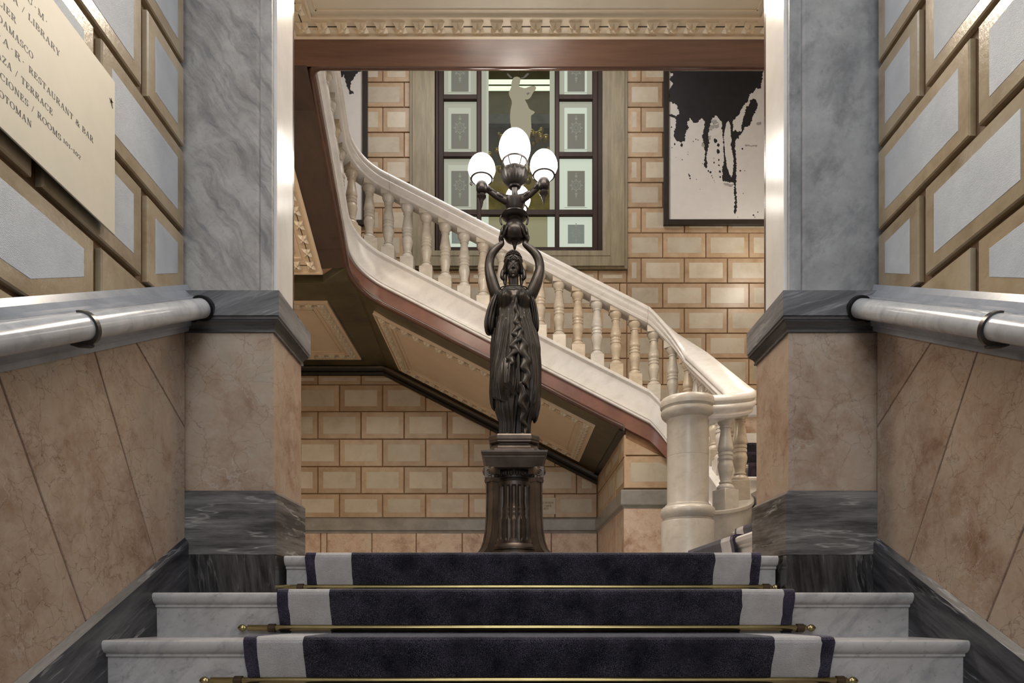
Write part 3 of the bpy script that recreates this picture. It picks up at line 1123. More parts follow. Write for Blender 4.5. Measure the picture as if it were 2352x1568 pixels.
def frieze(parent, O, U, V, lu, lv, w=.128, sides='abcd', field=True, m=None, shade_lines=True, fm=None):
    """rosette frieze round a soffit panel: O corner, U/V unit directions, lu/lv lengths; faces downwards"""
    m = m or M['plaster']
    U, V = Vector(U).normalized(), Vector(V).normalized()
    Nn = U.cross(V)
    if Nn.z > 0:
        Nn = -Nn
    O = Vector(O)

    def mp(u, v, d):
        return O + U * u + V * v + Nn * d
    b = MB()

    def bar(u0, u1, v0, v1, d0, d1):
        b.loft([[mp(u0, v0, d0), mp(u1, v0, d0), mp(u1, v1, d0), mp(u0, v1, d0)], [mp(u0, v0, d1), mp(u1, v0, d1), mp(u1, v1, d1), mp(u0, v1, d1)]])
    e = .022
    for q, (u0, u1, v0, v1) in {'a': (0, lu, 0, w), 'b': (0, lu, lv - w, lv), 'c': (0, w, w, lv - w), 'd': (lu - w, lu, w, lv - w)}.items():
        bar(u0, u1, v0, v1, -.02, .012)
    bar(-e, lu + e, -e, 0, -.02, .024)
    bar(-e, lu + e, lv, lv + e, -.02, .024)
    bar(-e, 0, 0, lv, -.02, .024)
    bar(lu, lu + e, 0, lv, -.02, .024)
    g = .012
    bar(w, lu - w, w, w + g, -.02, .018)
    bar(w, lu - w, lv - w - g, lv - w, -.02, .018)
    bar(w, w + g, w + g, lv - w - g, -.02, .018)
    bar(lu - w - g, lu - w, w + g, lv - w - g, -.02, .018)
    g2 = .05
    bar(w + g2, lu - w - g2, w + g2, w + g2 + .008, -.02, .008)
    bar(w + g2, lu - w - g2, lv - w - g2 - .008, lv - w - g2, -.02, .008)
    bar(w + g2, w + g2 + .008, w + g2, lv - w - g2, -.02, .008)
    bar(lu - w - g2 - .008, lu - w - g2, w + g2, lv - w - g2, -.02, .008)
    fr = b.build('panel_frame', m, parent)
    if field:
        f = MB()
        f.loft([[mp(u, v, d) for u, v in ((w, w), (lu - w, w), (lu - w, lv - w), (w, lv - w))] for d in (-.02, .001)])
        f.build('panel_field', fm or M['plaster_w'], parent)
    # rosettes
    nu, nv = max(1, round(lu / .1278)), max(1, round(lv / .1278))
    spots = []
    for i in range(nu):
        u = (i + .5) * lu / nu
        if 'a' in sides:
            spots.append((u, w / 2))
        if 'b' in sides:
            spots.append((u, lv - w / 2))
    for j in range(1, nv - 1):
        v = (j + .5) * lv / nv
        if 'c' in sides:
            spots.append((w / 2, v))
        if 'd' in sides:
            spots.append((lu - w / 2, v))
    from mathutils import Matrix
    rotm = Matrix((U, -V if U.cross(-V).dot(Nn) > 0 else V, Nn)).transposed()
    eul = rotm.to_euler()
    for u, v in spots:
        o = bpy.data.objects.new('rosette', ROS)
        COL.objects.link(o)
        o.parent = fr
        o.location = mp(u, v, .012)
        o.rotation_euler = eul
    if shade_lines:
        s = MB()
        bb = b
        t = .0035
        for q in sides:
            if q in 'ab':
                v = w / 2 if q == 'a' else lv - w / 2
                s.loft([[mp(u0, v0, d) for u0, v0 in ((w / 2, v - t), (lu - w / 2, v - t), (lu - w / 2, v + t), (w / 2, v + t))] for d in (.008, .0135)])
            else:
                u = w / 2 if q == 'c' else lu - w / 2
                s.loft([[mp(u0, v0, d) for u0, v0 in ((u - t, w / 2), (u + t, w / 2), (u + t, lv - w / 2), (u - t, lv - w / 2))] for d in (.008, .0135)])
        s.build('shade_line', M['dark_mark'], fr)  # thin dark bars stand in for the shadow in the groove between rosettes
    return fr


frieze(ceil, (FX0, 3.25, LAND), (1, 0, 0), (0, 1, 0), FX1 - FX0, FY - 3.25 - .024, sides='bc', field=False)
# coved recess above the frieze
MB().loft([[(FX0 + .13, 3.38, LAND - .004), (FX1 - .13, 3.38, LAND - .004), (FX1 - .13, 4.455, LAND - .004), (FX0 + .13, 4.455, LAND - .004)],
           [(FX0 + .13, 3.38, LAND + .02), (FX1 - .13, 3.38, LAND + .02), (FX1 - .13, 4.455, LAND + .02), (FX0 + .13, 4.455, LAND + .02)]]).build('panel_field', M['plaster_w'], ceil)

# ------------------------------------------------------------------ rear wall
WX0, WX1, WZ = -1.309, 1.4536, 4.125           # outside of the window surround
IX0, IX1, IZ = -.9875, 1.165, 4.346            # inside of the surround
DB = .02
rear = MB()
yb0, yb1 = YB + DB, YB + .24
rear.box(-HALL, IX0, yb0, yb1, -.2, 8.5).box(IX1, HALL, yb0, yb1, -.2, 8.5).box(IX0, IX1, yb0, yb1, -.2, IZ).box(IX0, IX1, yb0, yb1, 8.1, 8.5)
rear = structure(rear.build('wall_rear', M['joint']))


def rmp(u, z, d):
    return (u, YB + DB - d, z)


def block(poly, mp, wall, border, gap=.0055, D=DB, ch=.005):
    p = inset(poly, gap)
    if len(p) < 3 or abs(parea(p)) < .006:
        return
    b = slab(p, mp, 0, D, ch, 'stone_block', M['block'], wall)
    q = inset(p, border)
    if len(q) >= 3 and abs(parea(q)) > .006:
        slab(q, mp, D - .004, D + .0012, .001, 'painted_panel', M['panel'], b)


def lip2(X):
    return 2.623 - .511 * (X + 1.086)


ROWS = [.968, 1.276, 1.622, 1.972, 2.324, 2.665, 3.0] + [3.0 + .32 * k for k in range(1, 13)]
PAR = [0, 1, 0, 1, 0, 1, 1, 0, 1, 0, 1, 0, 1, 0, 1, 0, 1, 0]
for r in range(len(ROWS) - 1):
    za, zb = ROWS[r], ROWS[r + 1]
    off = -2.21 if PAR[r] == 0 else -2.4847
    for k in range(-3, 12):
        ua = off + .5495 * k
        ub = ua + .5495
        full = [(ua, za), (ub, za), (ub, zb), (ua, zb)]
        brd = .042 if r == 5 else .062 if r < 6 else .055
        if zb > .9 and r < 6:
            # under the stair
            p = clip(clip(clip(full, 1, 0, 1.075), -1, 0, 3.74), 0, 1, 2.80)
            p = clip(p, .511, 1, 2.886 - .511 * 1.6 - .075)
            if len(p) > 2:
                block(p, rmp, rear, brd)
        if r >= 4 and ub > -2.45 and ua < 3.74:
            full = clip(full, 1, 0, 3.74)
            p = clip(full, 0, -1, -(2.41 if ua > 1.2 else 0))
            if ub <= -1.0:
                p = clip(p, 0, -1, -3.05) if ub < -1.55 else clip(p, -.511, -1, -(3.02 - .511 * 1.6))
            else:
                p = clip(p, -.511, -1, -(2.95 - .511 * 1.6))
            for part in (clip(p, 1, 0, WX0), clip(p, -1, 0, -WX1), clip(clip(clip(p, -1, 0, -WX0), 1, 0, WX1), 0, 1, WZ)):
                if len(part) > 2 and not (part[0][0] < -1.2 and max(q[0] for q in part) < -2.2):
                    block(part, rmp, rear, brd)
# grey marble rail and pink slabs along the foot of the rear wall
t3 = MB()
t3.rect_loft(-HALL, 1.0795, YB - .006, YB + .03, [(.772, -.002), (.800, .006), (.805, .022), (.812, .026), (.945, .030), (.952, .018), (.968, .002)])
structure(t3.build('trim_3', M['greyrail']))
for (ua, ub) in ((-3.74, -2.95), (-2.95, -2.45), (-2.45, -2.372), (-2.372, -1.797), (-1.797, -1.232), (-1.232, -.645), (-.645, -.07), (-.07, .49), (.49, 1.077)):
    slab([(ua + .006, .02), (ub - .006, .02), (ub - .006, .776), (ua + .006, .776)], rmp, 0, .018, .003, 'marble_slab', M['pink_far'], rear)
# dado above the quarter landing on the right
t4 = MB().rect_loft(1.30, HALL, YB - .004, YB + .03, [(2.250, 0), (2.262, .014), (2.275, .026), (2.388, .030), (2.398, .014), (2.405, .0)])
structure(t4.build('trim_4', M['white']))
for k in range(4):
    ua = 1.32 + .6 * k
    slab([(ua + .005, 1.46), (ua + .595, 1.46), (ua + .595, 2.255), (ua + .005, 2.255)], rmp, 0, .018, .003, 'marble_slab', M['pink_far'], rear)
# black moulding where the stair soffit meets the rear wall
mo = MB()
for (xa, za, xb, zb) in ((-3.74, 2.815, -1.645, 2.815), (-1.645, 2.815, 1.07, 2.815 - .511 * 2.715)):
    mo.loft([[(x, y, z + q) for y, q in ((YB, .06), (YB - .075, .06), (YB - .07, .035), (YB - .045, .012), (YB - .05, -.012), (YB - .03, -.032), (YB, -.04))]
             for x, z in ((xa, za), (xb, zb))])
structure(mo.build('trim_5', M['black_wood']))

# small stone plaque with engraved lines
pq = thing('wall_plaque', 'small engraved stone plaque on the rear wall right of the pedestal', 'plaque', (.40, YB - .0012, 1.13))
MB().box(-.16, .145, -.003, .004, -.115, .095, .001).build('tablet', M['panel'], pq)


def pmp(u, z, d):
    return (u - .40, -.003 - d, z - 1.13)


write('ROMANS BONDA', .515, 1.148, .026, pmp, .235, parent=pq, m=M['dark_mark'])
write('ROGER I AMER', .490, 1.108, .026, pmp, .205, parent=pq, m=M['dark_mark'])
write('1879', .453, 1.072, .028, pmp, .066, parent=pq, m=M['dark_mark'])

# ------------------------------------------------------------------ window in the rear wall
win = sroot('window_1')
K = 8.70 / 1568.0


def wx(x):
    return (x - 1178) * K


def wz(y):
    return CAMZ + (1405 - y) * K


TOPZ = 8.05
sur = MB()
steps = [(0, .32, .035), (.04, .28, .055), (.10, .17, .045), (.22, .09, .06)]
for o, w_, dep in steps:
    x0, x1, z0 = WX0 + o, WX1 - o, WZ + o * .70
    sur.box(x0, x0 + w_ - .002, YB - dep, YB + .06, z0 + .2 * 0, TOPZ)
    sur.box(x1 - w_ + .002, x1, YB - dep, YB + .06, z0, TOPZ)
    sur.box(x0 + w_ - .002, x1 - w_ + .002, YB - dep, YB + .06, z0, min(z0 + w_ * .7, IZ))
sur.build('stone_surround', M['stone'], win)
fr = MB()
yf0, yf1 = YB + .0, YB + .12
for xa, xb in ((1000, 1019), (1094.5, 1105.5), (1274.5, 1285), (1361, 1388)):
    fr.box(wx(xa), wx(xb), yf0, yf1, wz(580), TOPZ, .008)
for xa, xb in ((1000, 1008), (1372, 1388)):
    fr.box(wx(xa), wx(xb), yf0 - .03, yf0 + .03, wz(581), TOPZ, .008)
fr.box(wx(1000), wx(1388), yf0 - .002, yf1, wz(580), wz(566.5), .008)
fr.box(wx(1008.2), wx(1371.8), yf0 - .028, yf0 + .03, wz(580.5), wz(574), .008)
fr.box(wx(1015), wx(1365), yf0 + .004, yf1 - .004, wz(493), wz(480), .006)
for xa, xb in ((1015, 1098), (1282, 1365)):
    for yy in (221, 353, 84):
        fr.box(wx(xa), wx(xb), yf0 + .006, yf1 - .006, wz(yy + 6), wz(yy - 6), .006)
fr.box(wx(1000), wx(1388), yf0, yf1, wz(-60), TOPZ, .008)
fr.build('window_frame', M['winwood'], win)


def flat(xa, xb, ya, yb, y, name, m, parent, t=.004):
    return MB().box(wx(xa), wx(xb), y, y + t, wz(yb), wz(ya)).build(name, m, parent)


def ornament(xc, yc, h, parent, m, y, k=1.0):
    """etched rosette with pendants"""
    b = MB()

    def ring(cx, cy, r0, r1, n=20):
        for j in range(n):
            a0, a1 = 2 * PI * j / n, 2 * PI * (j + 1) / n
            q = [(cx + r * math.cos(a), cy + r * math.sin(a)) for r, a in ((r0, a0), (r1, a0), (r1, a1), (r0, a1))]
            b.loft([[(wx(p), y, wz(s)) for p, s in q], [(wx(p), y + .002, wz(s)) for p, s in q]])
    ring(xc, yc, 9.5 * k, 11 * k)
    ring(xc, yc, 4 * k, 5 * k)
    for j in range(8):
        a = j * PI / 4
        ring(xc + 13 * k * math.cos(a), yc + 13 * k * math.sin(a), .2, 2.0 * k, 6)
        ring(xc + 7 * k * math.cos(a), yc + 7 * k * math.sin(a), .2, 1.0 * k, 6)
    for d, r in ((-21, 3.4), (-27, 1.8), (20, 3.2), (25, 2.2), (29, 1.2)):
        ring(xc, yc + d * k, .2, r * k, 8)
    b.build('etched_ornament', m, parent)


yp = YB + .05
for col, (xa, xb) in enumerate(((1019, 1094.5), (1285, 1361))):
    xc = (xa + xb) / 2 + (1 if col else -1)
    for ya, yb, mb, me in ((90, 215, 'frost', 'etch'), (227, 347, 'frost', 'etch'), (359, 480, 'frost_hi' if col else 'frost', 'etch'), (493, 566.5, 'frost_hi', 'etch_lo')):
        pane = flat(xa - 1, xb + 1, ya, yb, yp, 'glass_pane', M[mb], win)
        low = ya > 490
        top = ya + (28 if not low else 18)
        if low:
            flat(xc - 19, xc + 19, top, yb - 12, yp - .0025, 'etched_panel', M[me], pane, .002)
            ornament(xc, (top + yb - 12) / 2 - 2, 20, pane, M['etch_line'], yp - .0045, .8)
        else:
            flat(xc - 27, xc + 25, ya + 14, yb - 2, yp - .0018, 'inner_band', M['frost_hi' if col else 'frost_mid'], pane, .0015)
            flat(xc - 20, xc + 20, top, yb - 11, yp - .0035, 'etched_panel', M[me], pane, .0015)
            ornament(xc, ya + .50 * (yb - ya) + 1, 20, pane, M['etch_line'], yp - .0055)
            flat(xc - 27, xc + 25, yb - 9, yb - 8, yp - .0035, 'etched_line', M['etch_line'], pane, .0015)
pane = flat(1105, 1275, 493, 566.5, yp, 'glass_pane', M['amber'], win)
flat(1105, 1122, 493, 566.5, yp - .0025, 'frosted_band', M['frost_hi'], pane, .002)
flat(1258, 1275, 493, 566.5, yp - .0025, 'frosted_band', M['frost_hi'], pane, .002)
pane = flat(1105, 1275, -55, 480, yp, 'glass_pane', M['clear'], win)
flat(1105.5, 1117, -55, 480, yp - .0025, 'frosted_band', M['frost'], pane, .002)
flat(1117, 1122, -55, 480, yp - .003, 'frosted_band', M['frost_mid'], pane, .002)
flat(1263, 1275, -55, 480, yp - .0025, 'frosted_band', M['frost'], pane, .002)


def poly_mesh(pts, mp, d, jag=0.0, seed=0, sub=6.0):
    """flat shape from an outline (in its own units), edges roughened by jag"""
    from mathutils.geometry import tessellate_polygon
    rr = random.Random(seed)
    out = []
    for i in range(len(pts)):
        p, q = pts[i], pts[(i + 1) % len(pts)]
        L = math.hypot(q[0] - p[0], q[1] - p[1])
        n = max(1, int(L / sub)) if jag else 1
        nx, ny = -(q[1] - p[1]) / (L or 1), (q[0] - p[0]) / (L or 1)
        for k in range(n):
            t = k / n
            j = rr.uniform(-jag, jag) if k else 0
            out.append((p[0] + t * (q[0] - p[0]) + nx * j, p[1] + t * (q[1] - p[1]) + ny * j))
    tri = tessellate_polygon([[Vector((a, b, 0)) for a, b in out]])
    return [mp(a, b, d) for a, b in out], [tuple(t) for t in tri]


def zoomed(ox, oy, sc):
    return lambda a, b, d: (wx(ox + a / sc), yp - .003 - d, wz(oy + b / sc))


fg = [(1160, 190), (1200, 165), (1260, 162), (1312, 195), (1300, 250), (1296, 290), (1275, 335), (1280, 355), (1330, 370), (1400, 390), (1480, 350), (1600, 340), (1615, 400), (1550, 470),
      (1500, 580), (1440, 612), (1385, 600), (1440, 690), (1480, 800), (1600, 840), (1560, 890), (1500, 920), (1525, 1150), (1500, 1260), (1470, 1500), (1450, 2050), (1400, 2250),
      (1180, 2250), (1120, 2050), (1090, 1500), (1130, 1150), (1100, 1000), (1110, 800), (1150, 650), (1090, 540), (1075, 470), (1130, 370), (1130, 280)]
for _ in range(2):                                                  # round the outline
    fg = [q for a, b in zip(fg, fg[1:] + fg[:1]) for q in ((a[0] * .75 + b[0] * .25, a[1] * .75 + b[1] * .25), (a[0] * .25 + b[0] * .75, a[1] * .25 + b[1] * .75))]
f = MB()
f.add(*poly_mesh(fg, zoomed(1040, 150, 8.4), 0))
f.build('etched_figure', M['etch_fig'], pane, fix=False)
h = MB()
h.add(*poly_mesh([(1475, 470), (1420, 480), (1440, 525), (1490, 485)], zoomed(1040, 150, 8.4), .001))
h.add(*poly_mesh([(1040, 120), (1060, 95), (1090, 120), (1150, 180), (1120, 195), (1080, 165)], zoomed(1040, 150, 8.4), .001))
h.add(*poly_mesh([(1300, 190), (1360, 175), (1410, 120), (1450, 90), (1475, 115), (1400, 185), (1330, 210)], zoomed(1040, 150, 8.4), .001))
h.build('dark_garland', M['room_dark'], pane, fix=False)

# the lit room behind the window
room = sroot('room_beyond')
MB().box(-1.6, 1.8, 10.9, 11.0, 3.8, 9.0).build('back_wall', M['room_olive'], room)
MB().box(-1.6, -1.5, 8.95, 10.9, 3.8, 9.0).box(1.7, 1.8, 8.95, 10.9, 3.8, 9.0).build('side_wall', M['room_gold'], room)
MB().box(-1.6, 1.8, 8.95, 10.9, 3.7, 3.8).build('room_floor', M['room_dark'], room)
K2 = 10.3 / 1568.0
MB().box(-.62, .62, 10.30, 10.315, CAMZ + (1405 - 207) * K2, CAMZ + (1405 - 197.5) * K2).box(-.66, .66, 10.27, 10.285, CAMZ + (1405 - 195.5) * K2, CAMZ + (1405 - 186) * K2).build('lit_beam', M['light_bar'], room)
MB().box(-1.5, 1.7, 10.5, 10.9, CAMZ + (1405 - 262) * K2, CAMZ + (1405 - 240) * K2).build('shelf_band', M['cornice'], room)
MB().box(-1.5, 1.7, 10.6, 10.89, CAMZ + (1405 - 350) * K2, CAMZ + (1405 - 263) * K2).build('dark_panel', M['room_dark'], room)
MB().box(-1.5, 1.7, 10.6, 10.89, 3.8, CAMZ + (1405 - 350) * K2).build('gilded_panel', M['room_gold'], room)
area('room_beyond_light', (0.1, 9.7, 8.6), (0, 0, 0), 1.6, .8, 5.5, (1.0, .93, .62))
ch = thing('hanging_lamp', 'cluster lamp of gold glass balls seen through the middle window pane', 'lamp', (.08, 10.1, 6.55))
MB().tube([(0, 0, .3), (0, 0, 2.2)], .012, 8).build('stem', M['brass_dk'], ch)
rr = random.Random(4)
for k in range(44):
    a, q = rr.uniform(0, 2 * PI), rr.uniform(.15, .46)
    zz = rr.uniform(-.35, .30)
    r0 = rr.uniform(.025, .06)
    MB().ellipsoid((q * math.cos(a) * 1.15, q * math.sin(a) * .5, zz), r0, r0, r0, 14, 9).build('glass_ball', M['goldglass'], ch, smooth=True)


# ------------------------------------------------------------------ ink paintings on the rear wall
def painting(label, x0, x1, z0, z1):
    p = thing('framed_painting', label, 'painting', ((x0 + x1) / 2, YB, z0), 'black framed ink paintings')
    cx = (x0 + x1) / 2
    w = .066
    a, b, c, d = x0 - cx, x1 - cx, 0, z1 - z0
    f = MB()
    f.box(a, a + w, -.05, 0, c, d, .004).box(b - w, b, -.05, 0, c, d, .004).box(a + w, b - w, -.05, 0, c, c + w, .004).box(a + w, b - w, -.05, 0, d - w, d, .004)
    f.build('frame', M['frame'], p)
    MB().box(a + w, b - w, -.022, -.002, c + w, d - w).build('mount', M['mat_board'], p)
    sh = MB().box(a + w + .022, b - w - .022, -.027, -.021, c + w + .01, d - w - .01).build('paper_sheet', M['paper'], p)
    return p, cx, z0


pr, pcx, pz = painting('ink painting with long black drips, hung right of the window', 1.914, 3.36, wz(520), 7.42)


def on_sheet(ox, oy, sc, cx, z0, y=-.0275):
    return lambda a, b, d: (wx(ox + a / sc) - cx, y - d, wz(oy + b / sc) - z0)


mpi = on_sheet(1500, 150, 4.127, pcx, pz)
main = [(170, -260), (160, -60), (175, 30), (150, 70), (185, 100), (150, 150), (185, 190), (148, 270), (152, 360), (215, 385), (245, 470), (210, 510), (207, 600), (190, 680),
        (215, 725), (265, 745), (298, 725), (305, 650), (335, 600), (315, 575), (345, 512), (375, 560), (415, 560), (450, 515), (482, 540), (476, 620),
        (458, 700), (480, 770), (486, 850), (477, 940), (492, 990), (508, 965), (502, 890), (510, 800), (530, 745), (515, 680), (530, 600), (545, 530),
        (590, 490), (636, 540), (645, 600), (654, 700), (660, 800), (667, 900), (650, 1010), (655, 1110), (700, 1120), (760, 1130), (762, 1200), (770, 1300), (757, 1390), (771, 1428),
        (787, 1390), (787, 1300), (781, 1200), (780, 1100), (786, 990), (776, 870), (768, 760), (790, 700), (850, 640), (860, 600), (910, 590), (940, 500), (985, 400), (975, 355), (945, 330),
        (910, 345), (880, 400), (860, 480), (835, 560), (830, 640), (790, 640), (752, 640), (752, 540), (800, 490), (850, 400), (895, 345), (905, 290), (945, 270), (965, 235), (1015, 235), (1030, 100), (1100, -40), (1080, -260)]
hole1 = [(690, 560), (712, 540), (728, 600), (730, 690), (738, 730), (728, 760), (742, 830), (757, 900), (752, 1020), (738, 1075), (715, 1040), (697, 990), (684, 900), (672, 800), (664, 700), (672, 640)]
ink = MB()
ink.add(*poly_mesh(main, mpi, 0, 7.5, 3, 9))
rr = random.Random(5)
for (x, y, r) in ((585, 730, 20), (612, 770, 14), (613, 830, 20), (616, 910, 8), (618, 960, 8), (627, 1020, 11), (630, 1070, 8), (518, 1015, 8), (538, 1025, 10), (550, 1060, 5), (558, 1078, 5), (572, 1105, 4),
                  (578, 1122, 3), (340, 1060, 9), (346, 1085, 7), (333, 1045, 6), (405, 1094, 4), (820, 1012, 8), (862, 1011, 4), (848, 1226, 5), (945, 1432, 9), (985, 1402, 6), (958, 1450, 5), (797, 1450, 4),
                  (270, 908, 5), (326, 858, 4), (212, 886, 3), (326, 835, 3), (375, 735, 5), (400, 715, 6), (420, 722, 5), (265, 770, 16), (200, 760, 9), (175, 795, 5), (572, 935, 8), (570, 893, 4), (463, 945, 4),
                  (840, 805, 9), (800, 700, 10), (820, 665, 9), (885, 963, 2), (440, 1187, 3), (585, 1022, 2), (700, 740, 13), (712, 775, 13), (775, 640, 14), (230, 640, 20), (170, 600, 7)):
    n = 9
    ph = rr.uniform(0, 6)
    ink.add(*poly_mesh([(x + r * rr.uniform(.6, 1.15) * math.cos(2 * PI * j / n + ph), y + 1.25 * r * rr.uniform(.6, 1.15) * math.sin(2 * PI * j / n + ph)) for j in range(n)], mpi, .0004))
ink.add(*poly_mesh([(146, 478), (180, 480), (230, 505), (200, 516), (150, 492)], mpi, .0004, 3, 2))
ink.build('ink_splash', M['ink'], pr, fix=False)
gap = MB()
gap.add(*poly_mesh(hole1, mpi, .0009, 4, 8, 10))
gap.add(*poly_mesh([(545, 560), (585, 505), (630, 550), (640, 640), (610, 690), (570, 680), (540, 740), (525, 680)], mpi, .0009, 4, 9, 10))
gap.add(*poly_mesh([(880, 385), (915, 350), (900, 400), (860, 400)], mpi, .0009, 4, 9, 10))
gap.build('paper_gap', M['paper'], pr, fix=False)
for q in ([(530, 590), (620, 570), (615, 600), (520, 640)], [(540, 540), (590, 530), (620, 560), (560, 575)], [(455, 745), (480, 760), (472, 790), (450, 770)], [(660, 1130), (755, 1140), (740, 1160), (680, 1155)],
          [(520, 690), (540, 680), (535, 720), (515, 715)], [(970, 560), (1020, 555), (1018, 580), (975, 580)], [(860, 770), (980, 772), (975, 785), (870, 780)]):
    ws = MB()
    ws.add(*poly_mesh(q, mpi, .0012, 6, 4, 8))
    ws.build('grey_wash', M['wash'], pr, fix=False)

pl, pcx2, pz2 = painting('ink painting half hidden behind the rising left flight', -3.36, wx(846), wz(521), 7.42)
mpl = on_sheet(640, 0, 2.528, pcx2, pz2)
ink = MB()
ink.add(*poly_mesh([(-200, 100), (478, 100), (482, 425), (450, 440), (425, 480), (418, 520), (440, 555), (415, 558), (398, 500), (380, 440), (330, 520), (300, 640), (280, 520), (200, 600), (-100, 500)], mpl, 0, 5, 6, 8))
ink.build('ink_splash', M['ink'], pl, fix=False)
# ------------------------------------------------------------------ path of the main staircase (well edge)
def arc_pts(cx, cy, r, a0, a1, n):
    return [(cx + r * math.cos(math.radians(a0 + (a1 - a0) * i / n)), cy + r * math.sin(math.radians(a0 + (a1 - a0) * i / n))) for i in range(n + 1)]


def zb2(X):
    return lip2(X) + .624


RAW = []                                         # (x, y, zb, tag)
for x in (2.9, .8, -1.36):
    RAW.append((x, 4.88, LAND + .624, 'landing'))
for i, (x, y) in enumerate(arc_pts(-1.37, 4.99, .11, 270, 180, 8)):
    RAW.append((x, y, LAND + .624 - .02 * (i / 8) ** 2, 'landing'))
for i in range(1, 9):
    t = i / 8
    y = 4.99 + (6.3 - 4.99) * t
    RAW.append((-1.48 - .07 * t, y, 2.947 + .53 * (6.3 - y) + .624, 'left'))
A = arc_pts(-1.25, 6.3, .30, 180, 90, 14)
for i, (x, y) in enumerate(A[1:], 1):
    RAW.append((x, y, 2.947 + .624 - .24 * i / 14, 'left_turn'))
for i in range(1, 13):
    x = -1.25 + (1.317 + 1.25) * i / 12
    RAW.append((x, YS, zb2(x), 'middle'))
A = arc_pts(1.317, 6.3, .30, 90, 0, 14)
for i, (x, y) in enumerate(A[1:], 1):
    t = i / 14
    RAW.append((x, y, zb2(1.317) + (1.47 - zb2(1.317)) * (t * .75 + .25 * t * t * (3 - 2 * t)), 'right_turn'))
for i in range(1, 7):
    y = 6.3 + (5.15 - 6.3) * i / 6
    RAW.append((1.617, y, 1.47 + (.77 - 1.47) * i / 6, 'right'))
A = arc_pts(1.367, 5.15, .25, 0, -90, 14)
for i, (x, y) in enumerate(A[1:], 1):
    t = i / 14
    RAW.append((x, y, .77 + (.575 - .77) * (1 - (1 - t) ** 1.7), 'volute'))
RAW.append((1.26, 4.90, .570, 'volute'))


def frames(raw):
    out = []
    for i in range(len(raw)):
        a, b = raw[max(i - 1, 0)], raw[min(i + 1, len(raw) - 1)]
        t = Vector((b[0] - a[0], b[1] - a[1], 0)).normalized()
        out.append((Vector((raw[i][0], raw[i][1], raw[i][2])), Vector((t.y, -t.x, 0))))
    return out


FR = frames(RAW)


def part_of(*tags):
    idx = [i for i, r in enumerate(RAW) if r[3] in tags]
    lo, hi = max(min(idx) - 1, 0), max(idx)
    return FR[lo:hi + 1]


case = thing('main_staircase', 'grand marble staircase rising round the open well behind the bronze statue', 'staircase', (0, 7.6, 0))
bal = thing('balustrade', 'pale marble balustrade with turned balusters round the open stair well', 'balustrade', (1.235, 4.82, 0))


def kid(mb, name, m, root, **k):
    o = root.location
    mb.v = [(x - o[0], y - o[1], z - o[2]) for x, y, z in mb.v]
    return mb.build(name, m, root, **k)


full = part_of('left', 'left_turn', 'middle', 'right_turn', 'right')
string_prof = [(-.17, -.105), (.012, -.105), (.026, -.110), (.034, -.122), (.032, -.140), (.018, -.152), (.006, -.156), (0, -.165),
               (0, -.372), (.014, -.378), (.026, -.388), (.026, -.398), (.016, -.404), (.018, -.410), (.032, -.416), (.036, -.426), (.030, -.434), (-.17, -.434)]
kid(MB().sweep(full, string_prof), 'string_course', M['white'], case, smooth='auto')
kid(MB().sweep(part_of('left', 'left_turn', 'middle', 'right_turn'), [(-.04, -.433), (.002, -.433), (.002, -.590), (-.04, -.590)]), 'fascia', M['fascia'], case, smooth='auto')
bead = [(.012 + .032 * math.cos(2 * PI * j / 14), -.600 + .030 * math.sin(2 * PI * j / 14)) for j in range(14)]
# bead ends where the pier begins
bp = [f for f, r in zip(FR, RAW) if r[3] in ('landing', 'left', 'left_turn') or (r[3] == 'middle' and r[0] < 1.06)]
bp.append((Vector((1.06, YS, zb2(1.06))), Vector((0, -1, 0))))
kid(MB().sweep(bp, bead), 'bead_moulding', M['bead'], case, smooth='auto')
kid(MB().sweep(part_of('landing'), [(-.02, -.5), (.01, -.5), (.01, -.60), (-.02, -.60)]), 'landing_edge', M['mahog'], case)
# handrail
rl = [(-.145, .530), (-.015, .530), (.004, .536), (.012, .552), (.008, .566), (.014, .574), (.030, .590), (.034, .606), (.028, .622), (.016, .630),
      (.020, .638), (.036, .648), (.038, .660), (.030, .684), (.014, .696)]
rail_prof = rl + [(-.16 - a, z) for a, z in reversed(rl) if (a, z) not in ((-.145, .530), (-.015, .530))]
rail_path = part_of('left', 'left_turn', 'middle', 'right_turn', 'right', 'volute')
kid(MB().sweep(rail_path, rail_prof), 'handrail', M['white'], bal, smooth='auto')

# fine joints between the lengths of handrail
jp = [(x * 1.0, z) for x, z in rail_prof]
jc = (-.08, .61)
jp = [(jc[0] + (x - jc[0]) * 1.010, jc[1] + (z - jc[1]) * 1.012) for x, z in rail_prof]
for xj in (-1.19, 1.30):
    kid(MB().sweep([(Vector((xj + d, YS, zb2(xj + d))), Vector((0, -1, 0))) for d in (-.0013, .0013)], jp), 'rail_joint', M['greyrail'], bal)

# ------------------------------------------------------------------ balusters
BP = [(.0, 0), (.060, 0), (.063, .008), (.060, .022), (.050, .034), (.042, .041), (.0405, .045), (.0455, .048), (.0455, .056), (.038, .060), (.0365, .068),
      (.040, .090), (.047, .125), (.0535, .158), (.0545, .172), (.051, .190), (.0455, .206), (.0455, .209), (.0515, .214), (.0515, .232), (.046, .237),
      (.046, .240), (.051, .245), (.051, .262), (.0455, .266), (.0535, .278), (.0555, .292), (.052, .312), (.045, .350), (.0385, .392), (.0345, .428),
      (.0350, .434), (.042, .438), (.042, .447), (.0365, .451), (.038, .456), (.050, .470), (.0595, .490), (.0615, .506), (.059, .5149), (0, .515)]
bmb = MB()
bmb.lathe(BP, n=22)
hb = .0645
bmb.box(-hb, hb, -hb, hb, .515, .590, .002)
bmb.box(-hb, hb, -hb, hb, -.158, .0, .003)
bme = bmb.mesh('baluster')
